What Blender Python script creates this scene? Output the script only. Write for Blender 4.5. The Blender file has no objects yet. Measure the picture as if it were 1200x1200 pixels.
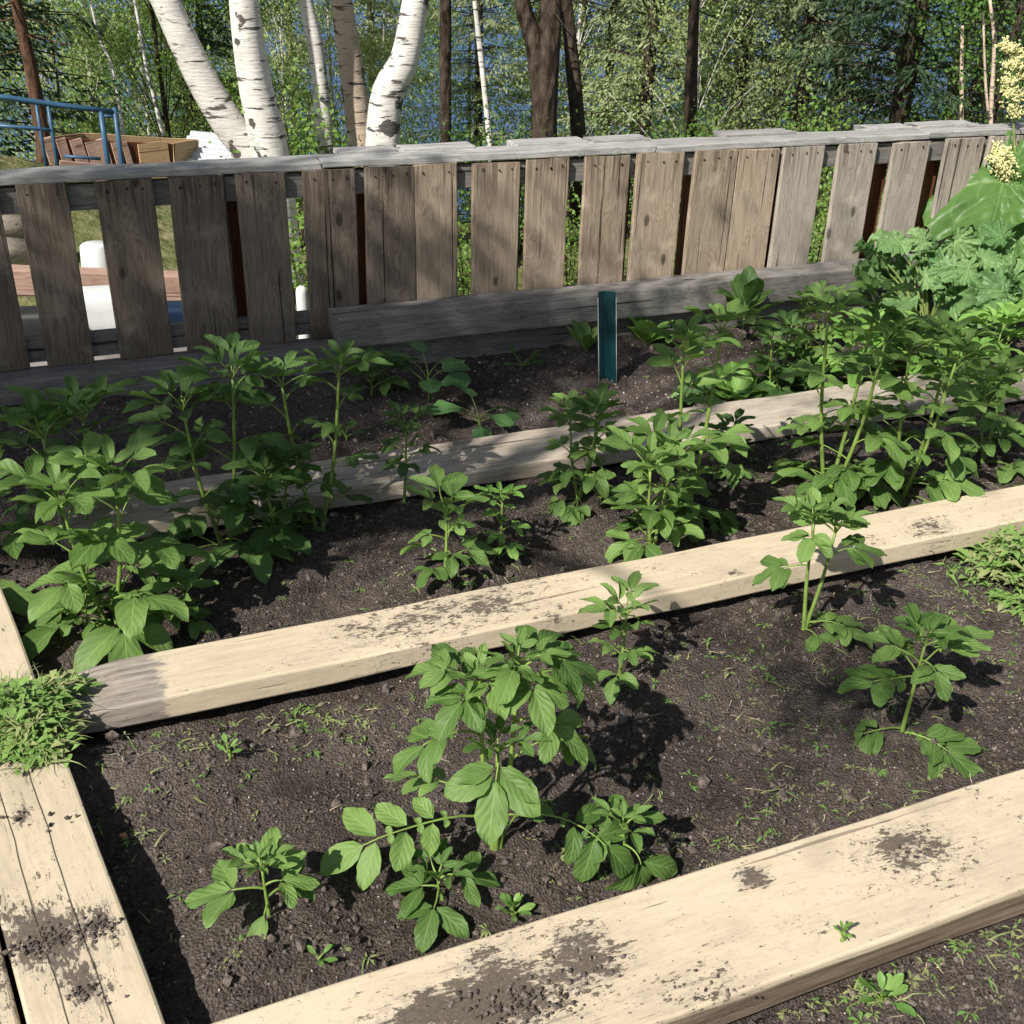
import bpy, math, random
import numpy as np
from mathutils import Vector, noise as mn
random.seed(7); rng = np.random.default_rng(7)
sc = bpy.context.scene; COL = sc.collection
PI = math.pi; rad = math.radians
# ------------------------------------------------------------------ survey of the place
CAMH = 1.5; FPX = 1300.0
TH = math.atan(FPX/2451.0); ROLL = math.atan(75/2450.0)
Fv = np.array([0, math.cos(TH), -math.sin(TH)]); R0 = np.array([1., 0, 0]); U0 = np.cross(R0, Fv)
Rv = math.cos(ROLL)*R0+math.sin(ROLL)*U0; Uv = -math.sin(ROLL)*R0+math.cos(ROLL)*U0
CAM = np.array([0, 0, CAMH])
def ray(x, y): return Fv+Rv*(x-600)/FPX-Uv*(y-600)/FPX
def at(x, y, z=0.0):
    d = ray(x, y); return CAM+d*((z-CAMH)/d[2])
def atd(x, y, dist):
    d = ray(x, y); return CAM+d*(dist/math.hypot(d[0], d[1]))
def hgt(base, x, y):
    n = np.array([base[0], base[1], 0.0]); n /= np.linalg.norm(n)
    d = ray(x, y); return CAM+d*(np.dot(base-CAM, n)/np.dot(d, n))
GA = rad(23.2); gu = np.array([math.cos(GA), math.sin(GA)]); gv = np.array([-math.sin(GA), math.cos(GA)])
def W(u, v, z=0.0):
    p = u*gu+v*gv; return np.array([p[0], p[1], z])
def UV(p): return float(p[0]*gu[0]+p[1]*gu[1]), float(p[0]*gv[0]+p[1]*gv[1])
SUN_AZ, SUN_EL = rad(54), rad(42)         # travel azimuth of light, elevation
Sdir = np.array([-math.cos(SUN_AZ)*math.cos(SUN_EL), -math.sin(SUN_AZ)*math.cos(SUN_EL), math.sin(SUN_EL)])

# ------------------------------------------------------------------ mesh helpers
class MB:
    def __init__(s): s.V = []; s.F = {3: [], 4: []}; s.M = {3: [], 4: []}; s.U = []; s.n = 0; s.big = []
    def add(s, V, F, mat=0, U=None):
        V = np.asarray(V, float); F = np.asarray(F, int)
        s.V.append(V); s.U.append(np.zeros((len(V), 2)) if U is None else np.asarray(U, float))
        k = F.shape[1]; s.F[k].append(F+s.n); s.M[k].append(np.full(len(F), mat)); s.n += len(V)
    def ngon(s, idx, mat=0): s.big.append((list(idx), mat))     # indices absolute
    def build(s, name, mats, parent=None, smooth=True, loc=None):
        me = bpy.data.meshes.new(name)
        V = np.concatenate(s.V); Uc = np.concatenate(s.U)
        li = []; ls = []; mi = []; pos = 0
        for k in (3, 4):
            if s.F[k]:
                F = np.concatenate(s.F[k]); li.append(F.ravel()); ls.append(pos+np.arange(len(F))*k); pos += len(F)*k
                mi.append(np.concatenate(s.M[k]))
        for idx, m in s.big:
            li.append(np.array(idx)); ls.append(np.array([pos])); pos += len(idx); mi.append(np.array([m]))
        li = np.concatenate(li); ls = np.concatenate(ls); mi = np.concatenate(mi)
        me.vertices.add(len(V)); me.vertices.foreach_set('co', V.ravel())
        me.loops.add(len(li)); me.loops.foreach_set('vertex_index', li.astype(np.int32))
        me.polygons.add(len(ls)); me.polygons.foreach_set('loop_start', ls.astype(np.int32))
        me.polygons.foreach_set('material_index', mi.astype(np.int32))
        me.polygons.foreach_set('use_smooth', np.full(len(ls), smooth))
        uvl = me.uv_layers.new(name='UVMap'); uvl.data.foreach_set('uv', Uc[li].ravel())
        me.update(calc_edges=True); me.validate()
        for m in (mats if isinstance(mats, (list, tuple)) else [mats]): me.materials.append(m)
        o = bpy.data.objects.new(name, me); COL.objects.link(o)
        if parent: o.parent = parent
        if loc is not None: o.location = loc
        return o
def tag(o, label, cat=None, group=None, kind=None):
    if label: o['label'] = label
    if cat: o['category'] = cat
    if group: o['group'] = group
    if kind: o['kind'] = kind
    return o
def thing(name, label, cat, loc=(0, 0, 0), rz=0, group=None):
    o = bpy.data.objects.new(name, None); COL.objects.link(o); o.location = loc; o.rotation_euler = (0, 0, rz)
    o.empty_display_size = .05
    return tag(o, label, cat, group)
def copy_thing(root, loc, rz=0, scale=1, label=None, group=None):
    r = root.copy(); COL.objects.link(r); r.location = loc; r.rotation_euler = (0, 0, rz); r.scale = (scale,)*3
    if label: r['label'] = label
    if group: r['group'] = group
    for ch in list(root.children):
        c = ch.copy(); COL.objects.link(c); c.parent = r
    return r
def nz(x, y, z=0.0): return mn.noise(Vector((x, y, z)))
def norm(v): return v/(np.linalg.norm(v)+1e-12)

def beam(mb, L, w, h, r=.006, nst=14, wob=.002, mat=0, axis='x', seed=0, endfn=None, bow=0.0):
    """a sawn timber, rounded arrises, slightly uneven; runs 0..L on axis, centred on the others"""
    prof = []
    for cx, cy, a0 in ((w/2-r, h/2-r, 0), (-w/2+r, h/2-r, PI/2), (-w/2+r, -h/2+r, PI), (w/2-r, -h/2+r, 1.5*PI)):
        for k in range(3): prof.append((cx+r*math.cos(a0+k*PI/4), cy+r*math.sin(a0+k*PI/4)))
        nxt = None
    # add mid points on the wide faces
    P = []
    for i, p in enumerate(prof):
        P.append(p); q = prof[(i+1) % len(prof)]
        if i % 3 == 2 and math.dist(p, q) > .05:
            for t in (.33, .66): P.append((p[0]*(1-t)+q[0]*t, p[1]*(1-t)+q[1]*t))
    P = np.array(P); m = len(P); V = []
    for i in range(nst+1):
        t = i/nst; x = L*t
        for j, (a, b) in enumerate(P):
            na = nz(x*3, a*20+seed*7.3, b*20)*wob; nb = nz(x*4+9, a*25, b*25+seed*3.1)*wob
            xx = x
            if i in (0, nst): xx += nz(a*30+seed, b*30, x)*wob*2.5
            V.append([xx, a+na, b+nb+bow*math.sin(PI*t)])
    V = np.array(V)
    if endfn: V = endfn(V)
    if axis == 'z': V = V[:, [1, 2, 0]]
    F = [[i*m+j, i*m+(j+1) % m, (i+1)*m+(j+1) % m, (i+1)*m+j] for i in range(nst) for j in range(m)]
    b0 = mb.n; mb.add(V, np.array(F)[:, ::-1], mat)
    mb.ngon([b0+j for j in range(m)], mat); mb.ngon([b0+nst*m+j for j in range(m)][::-1], mat)
def tube(mb, pts, radii, k=6, mat=0, jit=0.0, seed=0, cap=True):
    pts = np.asarray(pts, float); n = len(pts); radii = np.broadcast_to(radii, (n,))
    T = np.gradient(pts, axis=0); T /= np.linalg.norm(T, axis=1)[:, None]+1e-12
    ref = np.array([0.31, 0.2, 0.93]) if abs(T[0][2]) < .8 else np.array([1., 0.1, 0])
    V = []; U = []; acc = 0
    for i in range(n):
        if i: acc += np.linalg.norm(pts[i]-pts[i-1])
        a = norm(np.cross(T[i], ref)); b = np.cross(T[i], a)
        for j in range(k):
            th = 2*PI*j/k; rr = radii[i]
            if jit: rr *= 1+jit*nz(math.cos(th)*1.3+seed, math.sin(th)*1.3, acc*2.5/(radii[0]*12+.2))
            V.append(pts[i]+rr*(math.cos(th)*a+math.sin(th)*b)); U.append((j/k, acc))
    F = [[i*k+j, i*k+(j+1) % k, (i+1)*k+(j+1) % k, (i+1)*k+j] for i in range(n-1) for j in range(k)]
    b0 = mb.n; mb.add(V, F, mat, U)
    if cap: mb.ngon([b0+(n-1)*k+j for j in range(k)], mat); mb.ngon([b0+j for j in range(k)][::-1], mat)
def lathe(mb, prof, k=24, mat=0, c=(0, 0, 0)):
    V = [(c[0]+r*math.cos(2*PI*j/k), c[1]+r*math.sin(2*PI*j/k), c[2]+z) for r, z in prof for j in range(k)]
    F = [[i*k+j, i*k+(j+1) % k, (i+1)*k+(j+1) % k, (i+1)*k+j] for i in range(len(prof)-1) for j in range(k)]
    mb.add(V, F, mat)
def spline(pts, n=12):
    pts = np.asarray(pts, float); P = np.vstack([2*pts[0]-pts[1], pts, 2*pts[-1]-pts[-2]]); out = []
    m = len(pts)-1
    for q in range(n+1):
        t = q/n*m; i = min(int(t), m-1); f = t-i; a, b, c, d = P[i:i+4]
        out.append(.5*((2*b)+(c-a)*f+(2*a-5*b+4*c-d)*f*f+(3*b-a-3*c+d)*f**3))
    return np.array(out)

# ------------------------------------------------------------------ material helpers
class NT:
    def __init__(s, name):
        s.m = bpy.data.materials.new(name); s.m.use_nodes = True; s.t = s.m.node_tree; s.t.nodes.clear()
        s.out = s.t.nodes.new('ShaderNodeOutputMaterial')
    def n(s, typ, ins=None, **pr):
        d = s.t.nodes.new('ShaderNode'+typ)
        for k, v in pr.items(): setattr(d, k, v)
        for k, v in (ins or {}).items():
            sk = d.inputs[k]
            if isinstance(v, bpy.types.NodeSocket): s.t.links.new(v, sk)
            elif isinstance(v, bpy.types.Node): s.t.links.new(v.outputs[0], sk)
            else:
                if sk.type == 'RGBA' and len(v) == 3: v = (*v, 1)
                sk.default_value = v
        return d
    def math(s, op, a, b=0.0, c=0.0, clamp=False): return s.n('Math', {0: a, 1: b, 2: c}, operation=op, use_clamp=clamp).outputs[0]
    def vmath(s, op, a, b=(0, 0, 0)): return s.n('VectorMath', {0: a, 1: b}, operation=op).outputs[0]
    def scale(s, v, xyz): return s.vmath('MULTIPLY', v, xyz)
    def noise(s, v, sc_=5., det=4., ro=.55, dist=0.): return s.n('TexNoise', {'Vector': v, 'Scale': sc_, 'Detail': det, 'Roughness': ro, 'Distortion': dist}).outputs[0]
    def ramp(s, f, stops):
        r = s.n('ValToRGB', {0: f}); e = r.color_ramp.elements
        while len(e) < len(stops): e.new(.5)
        for el, (p, c) in zip(e, stops): el.position = p; el.color = (*c, 1) if len(c) == 3 else c
        return r.outputs[0]
    def step(s, f, lo, hi): return s.n('MapRange', {0: f, 1: lo, 2: hi, 3: 0., 4: 1.}, interpolation_type='SMOOTHSTEP').outputs[0]
    def mix(s, f, a, b, mode='MIX'): 
        d = s.n('Mix', data_type='RGBA', blend_type=mode)
        for i, v in ((0, f), (6, a), (7, b)):
            if isinstance(v, bpy.types.NodeSocket): s.t.links.new(v, d.inputs[i])
            elif i == 0: d.inputs[0].default_value = v
            else: d.inputs[i].default_value = (*v[:3], 1)
        return d.outputs[2]
    def bump(s, h, st=.3, dist=.01): return s.n('Bump', {'Height': h, 'Strength': st, 'Distance': dist}).outputs[0]
    def finish(s, col, rough=.7, nrm=None, spec=.3, metal=0., **kw):
        ins = {'Base Color': col, 'Roughness': rough, 'Specular IOR Level': spec, 'Metallic': metal}
        if nrm is not None: ins['Normal'] = nrm
        ins.update(kw)
        b = s.n('BsdfPrincipled', ins); s.t.links.new(b.outputs[0], s.out.inputs[0]); return s.m
    def obj(s, rnd=True):
        c = s.n('TexCoord').outputs[3]
        if rnd:
            r = s.n('ObjectInfo').outputs['Random']
            off = s.n('CombineXYZ', {0: s.math('MULTIPLY', r, 37.), 1: s.math('MULTIPLY', r, 91.), 2: s.math('MULTIPLY', r, 53.)}).outputs[0]
            c = s.vmath('ADD', c, off)
        return c

def wood(name, dark, mid, light, axis='x', rough=.8, grain=1.0, tint_rand=.25):
    t = NT(name); c = t.obj(); al = .05
    k = {'x': (al, 1, 1), 'z': (1, 1, al)}[axis]; k2 = {'x': (.012, 1, 1), 'z': (1, 1, .012)}[axis]
    big = t.noise(c, 3.0, 2)
    cc = t.scale(c, k)
    warp = t.vmath('ADD', cc, t.n('CombineXYZ', {0: t.math('MULTIPLY', big, .10), 1: t.math('MULTIPLY', big, .10)}).outputs[0])
    fine = t.noise(cc, 190., 6, .65)
    rings = t.noise(t.scale(warp, {'x': (.6, 1, 1), 'z': (1, 1, .6)}[axis]), 26., 2, .4)
    rings = t.math('ABSOLUTE', t.math('SINE', t.math('MULTIPLY', rings, 42.)))
    crack = t.noise(t.scale(c, k2), 60., 3, .6)
    crk = t.step(crack, .365, .335)
    f = t.math('ADD', t.math('MULTIPLY', fine, .62*grain), t.math('MULTIPLY', rings, .17))
    f = t.math('ADD', f, t.math('MULTIPLY', t.noise(t.scale(c, k2), 14., 3), .22))
    f = t.math('ADD', f, t.math('MULTIPLY', big, .22))
    col = t.ramp(f, [(.25, dark), (.58, mid), (.85, light)])
    kn = t.n('TexVoronoi', {'Vector': t.scale(c, {'x': (.35, 1, 1), 'z': (1, 1, .5)}[axis]), 'Scale': 6.}).outputs['Distance']
    knot = t.step(kn, .10, .05)
    col = t.mix(t.math('MULTIPLY', knot, .75), col, tuple(x*.35 for x in dark))
    col = t.mix(t.math('MULTIPLY', crk, .85), col, tuple(x*.2 for x in dark))
    r = t.n('ObjectInfo').outputs['Random']
    hs = t.n('HueSaturation', {'Color': col, 'Value': t.math('ADD', t.math('MULTIPLY', r, tint_rand), 1-tint_rand/2)}).outputs[0]
    if axis == 'z':
        raw = t.n('TexCoord').outputs[3]; sz = t.n('SeparateXYZ', {0: raw}).outputs[2]
        st = t.math('MULTIPLY', t.step(sz, .40, .62), t.step(t.noise(t.scale(c, (1, 1, .04)), 70., 3, .6), .46, .62))
        hs = t.mix(t.math('MULTIPLY', st, .6), hs, tuple(x*.5 for x in dark))
        st = t.math('MULTIPLY', t.step(sz, .14, .0), t.noise(c, 30., 4, .6)); hs = t.mix(t.math('MULTIPLY', st, .7), hs, tuple(x*.8 for x in dark))
        st = t.step(t.noise(c, 9., 5, .6), .55, .72); hs = t.mix(t.math('MULTIPLY', st, .45), hs, tuple(min(1, x*1.25) for x in light))
    else:
        st = t.step(t.noise(t.scale(c, (.4, 1, 1)), 16., 5, .65), .52, .68); hs = t.mix(t.math('MULTIPLY', st, .45), hs, dark)
    h = t.math('SUBTRACT', f, t.math('MULTIPLY', crk, 1.2))
    return t.finish(hs, rough, t.bump(h, .4, .003), .2)

def paint(name, patches, base=(.60, .50, .365), seed=0, wornx=None, lines=(), grey=0.0):
    """cream deck paint with ground-in soil and one painted-in shadow. patches: (x,y,r,strength) in the plank's own coordinates"""
    t = NT(name); c = t.obj(False)
    c2 = t.vmath('ADD', c, (seed*3.7, seed*1.3, 0))
    sx = t.n('SeparateXYZ', {0: c})
    cc = t.scale(c2, (.16, 1, 1))
    big = t.noise(c2, 2.2, 3); fine = t.noise(cc, 70., 6, .7); spk = t.noise(t.scale(c2, (.6, 1, 1)), 46., 5, .72)
    col = t.ramp(t.math('ADD', t.math('MULTIPLY', big, .5), t.math('MULTIPLY', fine, .5)),
                 [(.3, tuple(x*.72 for x in base)), (.52, base), (.75, (base[0]*1.09, base[1]*1.10, base[2]*1.15))])
    P = t.math('MULTIPLY', t.math('SUBTRACT', t.noise(c2, 4.5, 5, .6), .5), 1.1)
    for (x, y, r, s_) in patches:
        d = t.n('VectorMath', {0: t.scale(t.vmath('SUBTRACT', c, (x, y, 0)), (.62, 1, 0))}, operation='LENGTH').outputs[1]
        P = t.math('ADD', P, t.math('MULTIPLY', t.step(d, r*1.25, 0.), s_))
    # thin grey film of dirt ground into the paint, then solid flecks
    film = t.step(t.math('ADD', t.math('MULTIPLY', t.math('ADD', t.noise(t.scale(c2, (.5, 1, 1)), 210., 4, .75), t.noise(c2, 55., 5, .7)), .5), t.math('MULTIPLY', P, .13)), .54, .66)
    col = t.mix(t.math('MULTIPLY', film, .6), col, (.31, .27, .235))
    fl = t.noise(t.scale(c2, (.45, 1, 1)), 150., 4, .7)
    a_ = t.math('ADD', t.math('MULTIPLY', spk, .55), t.math('MULTIPLY', fl, .45))
    m = t.step(t.math('ADD', t.math('MULTIPLY', P, .165), a_), .605, .645)
    scr = t.noise(t.scale(c2, (.10, 1, 1)), 120., 3, .6)      # scratches along the board
    m3 = t.math('MULTIPLY', t.step(t.math('ADD', scr, t.math('MULTIPLY', P, .12)), .66, .71), .45)
    m2 = t.step(t.math('ADD', t.math('MULTIPLY', P, .10), t.noise(c2, 170., 2, .5)), .735, .77)
    m = t.math('MAXIMUM', t.math('MAXIMUM', m, m2), m3)
    dc = t.ramp(t.noise(c2, 220., 3, .6), [(.35, (.032, .026, .022)), (.65, (.105, .082, .066))])
    col = t.mix(t.math('MULTIPLY', m, .86), col, dc)
    # hairline checks along the grain
    ck = t.noise(t.scale(c2, (.03, 1, 1)), 46., 4, .55); ck = t.step(ck, .315, .295)
    col = t.mix(t.math('MULTIPLY', ck, .6), col, (.09, .07, .05))
    hgt_ = t.math('ADD', t.math('MULTIPLY', m, .6), t.math('MULTIPLY', fine, .35))
    hgt_ = t.math('SUBTRACT', hgt_, ck)
    for y0 in lines:
        yy = t.math('ADD', sx.outputs[1], t.math('MULTIPLY', t.noise(t.scale(c, (1, 0, 0)), 3., 3), .02))
        ln = t.step(t.math('ABSOLUTE', t.math('SUBTRACT', yy, y0+.01)), .0016, .0006)
        col = t.mix(t.math('MULTIPLY', ln, .85), col, (.03, .022, .016)); hgt_ = t.math('SUBTRACT', hgt_, ln)
    if wornx is not None:      # bare grey end of the plank
        e = t.math('ADD', sx.outputs[0], t.math('MULTIPLY', t.math('SUBTRACT', t.noise(t.scale(c, (.35, 1, 1)), 60., 5, .7), .5), .14))
        w = t.step(e, wornx+.012, wornx-.012)
        wc = t.ramp(t.noise(t.scale(c, (.08, 1, 1)), 90., 6, .7), [(.3, (.13, .11, .09)), (.55, (.33, .29, .25)), (.8, (.46, .42, .37))])
        wc = t.mix(t.math('MULTIPLY', m, .8), wc, (.06, .045, .035))
        col = t.mix(w, col, wc)
    # paint did not reach the lower arris evenly
    if grey:
        lo = t.math('ADD', sx.outputs[2], t.math('MULTIPLY', t.math('SUBTRACT', t.noise(t.scale(c, (.5, 1, 1)), 9., 3), .5), .02))
        g = t.step(lo, grey+.003, grey-.004)
        wc = t.ramp(t.noise(t.scale(c, (.06, 1, 1)), 100., 6, .7), [(.3, (.07, .05, .035)), (.55, (.20, .15, .11)), (.8, (.32, .25, .18))])
        col = t.mix(g, col, wc)
    return t.finish(col, .62, t.bump(hgt_, .5, .003), .3)

def leafmat(name, dark, light, trans=(.22, .42, .05), tw=.30, vein=True, freq=7., rough=.52, veinc=None, bump=.6):
    t = NT(name); u = t.n('TexCoord').outputs[2]; s = t.n('SeparateXYZ', {0: u})
    ob = t.n('TexCoord').outputs[3]
    a = t.math('ABSOLUTE', s.outputs[0])
    r = t.n('ObjectInfo').outputs['Random']
    mot = t.noise(ob, 9., 3)
    f = t.math('ADD', t.math('MULTIPLY', mot, .8), t.math('MULTIPLY', t.math('SUBTRACT', r, .5), .5))
    col = t.ramp(f, [(.22, dark), (.62, light)])
    ins = {}
    if vein:
        ph = t.math('SUBTRACT', s.outputs[1], t.math('MULTIPLY', a, .42))
        ph = t.math('ADD', ph, t.math('MULTIPLY', t.noise(ob, 35., 2), .06))
        w = t.math('SINE', t.math('MULTIPLY', ph, 2*PI*freq))
        side = t.step(w, .93, 1.0); mid = t.step(a, .07, .02)
        v = t.math('MAXIMUM', t.math('MULTIPLY', side, .55), mid)
        vc = veinc or tuple(min(1, x*1.7+.03) for x in light)
        col = t.mix(t.math('MULTIPLY', v, .38), col, vc)
        q = t.math('SUBTRACT', t.math('MULTIPLY', w, -.5), t.math('MULTIPLY', mid, 1.2))
        q = t.math('ADD', q, t.math('MULTIPLY', t.noise(ob, 130., 2), .8))
        nrm = t.bump(q, bump, .0018)
    else:
        nrm = t.bump(t.noise(ob, 80., 2), .3, .002)
    p = t.n('BsdfPrincipled', {'Base Color': col, 'Roughness': rough, 'Specular IOR Level': .3, 'Normal': nrm})
    tr = t.n('BsdfTranslucent', {'Color': t.mix(.5, col, trans), 'Normal': nrm})
    mx = t.n('MixShader', {0: tw, 1: p, 2: tr}); t.t.links.new(mx.outputs[0], t.out.inputs[0]); return t.m

def simple(name, col, rough=.6, metal=0., spec=.4, noise_amt=.15, ns=20.):
    t = NT(name); c = t.obj(); f = t.noise(c, ns, 5)
    cc = t.ramp(f, [(.3, tuple(x*(1-noise_amt) for x in col)), (.7, tuple(min(1, x*(1+noise_amt)) for x in col))])
    return t.finish(cc, rough, t.bump(f, .15, .004), spec, metal)

M = {}
M['slat'] = wood('shaded_weathered_slat', (.072, .055, .042), (.155, .122, .095), (.27, .225, .185), 'z')  # darker copy for the left slats, shade painted into the tone
M['slatgrey'] = wood('sunlit_grey_slat', (.15, .125, .10), (.33, .285, .24), (.50, .45, .39), 'z')  # lighter copy for the right slats: sunlight painted in, greyer tone their own
M['slatback'] = wood('stained_back_slat', (.055, .022, .012), (.13, .050, .022), (.20, .085, .04), 'z')
M['cap'] = wood('silver_grey_cap', (.13, .125, .12), (.30, .295, .29), (.48, .47, .455), 'x')
M['beamgrey'] = wood('grey_timber', (.065, .060, .055), (.17, .16, .15), (.29, .275, .26), 'x')
M['nail'] = simple('rusty_nail', (.03, .02, .016), .6, .4)
M['farplank'] = wood('bare_plank', (.16, .13, .10), (.36, .31, .25), (.52, .46, .38), 'x')
M['logwood'] = wood('pinkish_timber', (.20, .12, .09), (.42, .27, .21), (.58, .42, .34), 'x')
M['ply'] = wood('plywood', (.30, .19, .10), (.46, .31, .17), (.55, .40, .24), 'x', tint_rand=.1)
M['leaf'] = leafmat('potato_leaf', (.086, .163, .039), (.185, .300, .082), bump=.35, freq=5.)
M['leafdk'] = leafmat('shaded_dark_leaf', (.056, .115, .032), (.112, .20, .054), bump=.35, freq=5.)  # darker potato leaf: shade painted in for shaded plants; also dark green ones
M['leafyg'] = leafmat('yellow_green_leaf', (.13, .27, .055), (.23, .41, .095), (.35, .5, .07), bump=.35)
M['round'] = leafmat('seedling_leaf', (.07, .17, .06), (.13, .27, .09), freq=3., bump=.3)
M['rhub'] = leafmat('rhubarb_leaf', (.095, .195, .050), (.18, .32, .088), freq=5., tw=.28, veinc=(.30, .42, .16), rough=.38)
M['lettuce'] = leafmat('lettuce_leaf', (.10, .205, .070), (.205, .34, .130), freq=5., tw=.3, rough=.4)
M['stem'] = simple('green_stem', (.17, .26, .055), .5, noise_amt=.3)
M['rstem'] = simple('rhubarb_stalk', (.20, .27, .08), .45, noise_amt=.25)
M['bud'] = simple('pink_bud', (.55, .22, .14), .5, noise_amt=.25, ns=60)
M['cream'] = simple('cream_blossom', (.72, .68, .34), .8, noise_amt=.2, ns=80)
M['weed'] = leafmat('weed_leaf', (.12, .24, .055), (.24, .38, .11), vein=False, tw=.25)
M['wilt'] = leafmat('wilted_weed', (.20, .25, .10), (.33, .36, .16), vein=False, tw=.2)
M['straw'] = simple('dry_straw', (.42, .34, .22), .8, noise_amt=.3)
M['white'] = simple('white_plastic', (.66, .67, .68), .4, noise_amt=.04)
M['black'] = simple('black_plastic', (.02, .02, .022), .5)
M['bluep'] = simple('blue_paint', (.035, .095, .175), .4, noise_amt=.12)
M['tank'] = simple('dark_blue_plastic', (.008, .02, .05), .4)
M['galv'] = simple('galvanised_sheet', (.62, .65, .68), .38, .35, noise_amt=.08)
M['teal'] = simple('teal_plastic', (.006, .042, .050), .35, noise_amt=.12)
M['tealedge'] = simple('pale_cut_edge', (.45, .50, .52), .6)
M['spruce_l'] = leafmat('spruce_needles', (.18, .22, .115), (.34, .39, .21), vein=False, tw=.3, rough=.6)
M['spruce_d'] = leafmat('dark_spruce_needles', (.035, .065, .034), (.075, .125, .055), vein=False, tw=.12, rough=.6)
M['birch_l'] = leafmat('birch_leaves', (.23, .30, .11), (.42, .49, .21), (.35, .5, .08), vein=False, tw=.35, rough=.45)
M['shrub_l'] = leafmat('shrub_leaves', (.11, .22, .045), (.24, .37, .085), (.35, .5, .08), vein=False, tw=.35, rough=.45)

def birch_bark(name, base, marks=(.03, .026, .022), amt=1.0):
    t = NT(name); c = t.obj()
    cc = t.scale(c, (1, 1, 7.)); len_ = t.noise(cc, 5.5, 5, .6)
    m = t.step(len_, .585, .63)
    big = t.noise(t.scale(c, (1.2, 1.2, 1.)), 6., 4); b = t.step(big, .585, .62)
    col = t.ramp(t.noise(c, 9., 4), [(.3, tuple(x*.78 for x in base)), (.65, base)])
    fine = t.noise(t.scale(c, (1, 1, 12)), 16., 3)
    col = t.mix(t.math('MULTIPLY', t.step(fine, .56, .66), .35), col, (.25, .2, .17))
    mk = t.math('MULTIPLY', t.math('MAXIMUM', m, b), .9*amt)
    col = t.mix(mk, col, marks)
    return t.finish(col, .7, t.bump(t.math('SUBTRACT', t.noise(cc, 12., 4), mk), .5, .01), .2)
M['birch'] = birch_bark('white_birch_bark', (.70, .67, .63))
M['birch2'] = birch_bark('peach_birch_bark', (.58, .46, .36))
t = NT('spruce_bark'); c = t.obj()
f = t.noise(t.scale(c, (1, 1, .35)), 26., 6, .65); vo = t.n('TexVoronoi', {'Vector': t.scale(c, (1, 1, .4)), 'Scale': 22.}).outputs['Distance']
M['bark'] = t.finish(t.ramp(f, [(.3, (.020, .015, .012)), (.5, (.055, .04, .031)), (.75, (.12, .095, .075))]), .9, t.bump(t.math('ADD', f, vo), .8, .03), .15)
t = NT('reddish_bark'); c = t.obj(); f = t.noise(t.scale(c, (1, 1, .35)), 26., 6, .65)
M['barkred'] = t.finish(t.ramp(f, [(.3, (.03, .017, .011)), (.5, (.10, .055, .035)), (.75, (.20, .12, .08))]), .9, t.bump(f, .8, .03), .15)

# soil
t = NT('dark_garden_soil'); c = t.n('TexCoord').outputs[3]
n1 = t.noise(c, 300., 5, .8); n2 = t.noise(c, 50., 6, .7); n3 = t.noise(c, 2.2, 4)
f = t.math('ADD', t.math('MULTIPLY', n1, .45), t.math('ADD', t.math('MULTIPLY', n2, .27), t.math('MULTIPLY', n3, .30)))
col = t.ramp(f, [(.38, (.030, .024, .021)), (.5, (.104, .084, .073)), (.61, (.25, .21, .187))])
vv = t.n('TexVoronoi', {'Vector': c, 'Scale': 120., 'Randomness': 1.}); rr = t.n('SeparateColor', {0: vv.outputs['Color']})
spk = t.math('MULTIPLY', t.step(vv.outputs['Distance'], .22, .10), t.step(rr.outputs[0], .90, .91))
col = t.mix(t.math('MULTIPLY', spk, .85), col, (.36, .31, .26))
v2 = t.n('TexVoronoi', {'Vector': t.scale(c, (1, .5, 1)), 'Scale': 70.}); r2 = t.n('SeparateColor', {0: v2.outputs['Color']})
fl = t.math('MULTIPLY', t.step(v2.outputs['Distance'], .35, .25), t.step(r2.outputs[1], .86, .87))
col = t.mix(t.math('MULTIPLY', fl, .6), col, (.20, .15, .11))
M['soil'] = t.finish(col, .95, t.bump(t.math('ADD', n1, t.math('ADD', t.math('MULTIPLY', n2, 1.6), t.math('MULTIPLY', t.n('TexVoronoi', {'Vector': c, 'Scale': 170.}).outputs['Distance'], -1.2))), 1.0, .009), .15)
t = NT('soil_crumb'); c = t.n('TexCoord').outputs[3]; n1 = t.noise(c, 60., 4)
M['crumb'] = t.finish(t.ramp(n1, [(.35, (.052, .042, .036)), (.55, (.14, .115, .10)), (.75, (.25, .212, .188))]), .95, t.bump(t.noise(c, 300., 3), .8, .004), .15)
M['perl'] = simple('pale_grit', (.50, .46, .40), .9, noise_amt=.3, ns=40)
t = NT('hillside_ground'); c = t.n('TexCoord').outputs[3]
col = t.ramp(t.noise(c, 2.5, 8, .7), [(.3, (.06, .07, .03)), (.5, (.13, .14, .055)), (.7, (.26, .22, .14))])
M['hill'] = t.finish(col, .95, t.bump(t.noise(c, 9., 6), .8, .1), .1)
t = NT('lake_water'); c = t.n('TexCoord').outputs[3]
w1 = t.noise(t.scale(c, (1, 2.2, 1)), .9, 5, .6)
col = t.ramp(t.noise(t.scale(c, (.4, 1.4, 1)), .35, 6, .7), [(.35, (.035, .085, .20)), (.65, (.085, .16, .30))])
M['lake'] = t.finish(col, .45, t.bump(w1, .6, .25), .2)
t = NT('far_hills'); c = t.n('TexCoord').outputs[3]
M['far'] = t.finish(t.ramp(t.noise(c, .02, 6), [(.3, (.035, .06, .045)), (.7, (.07, .1, .075))]), .95)

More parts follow.
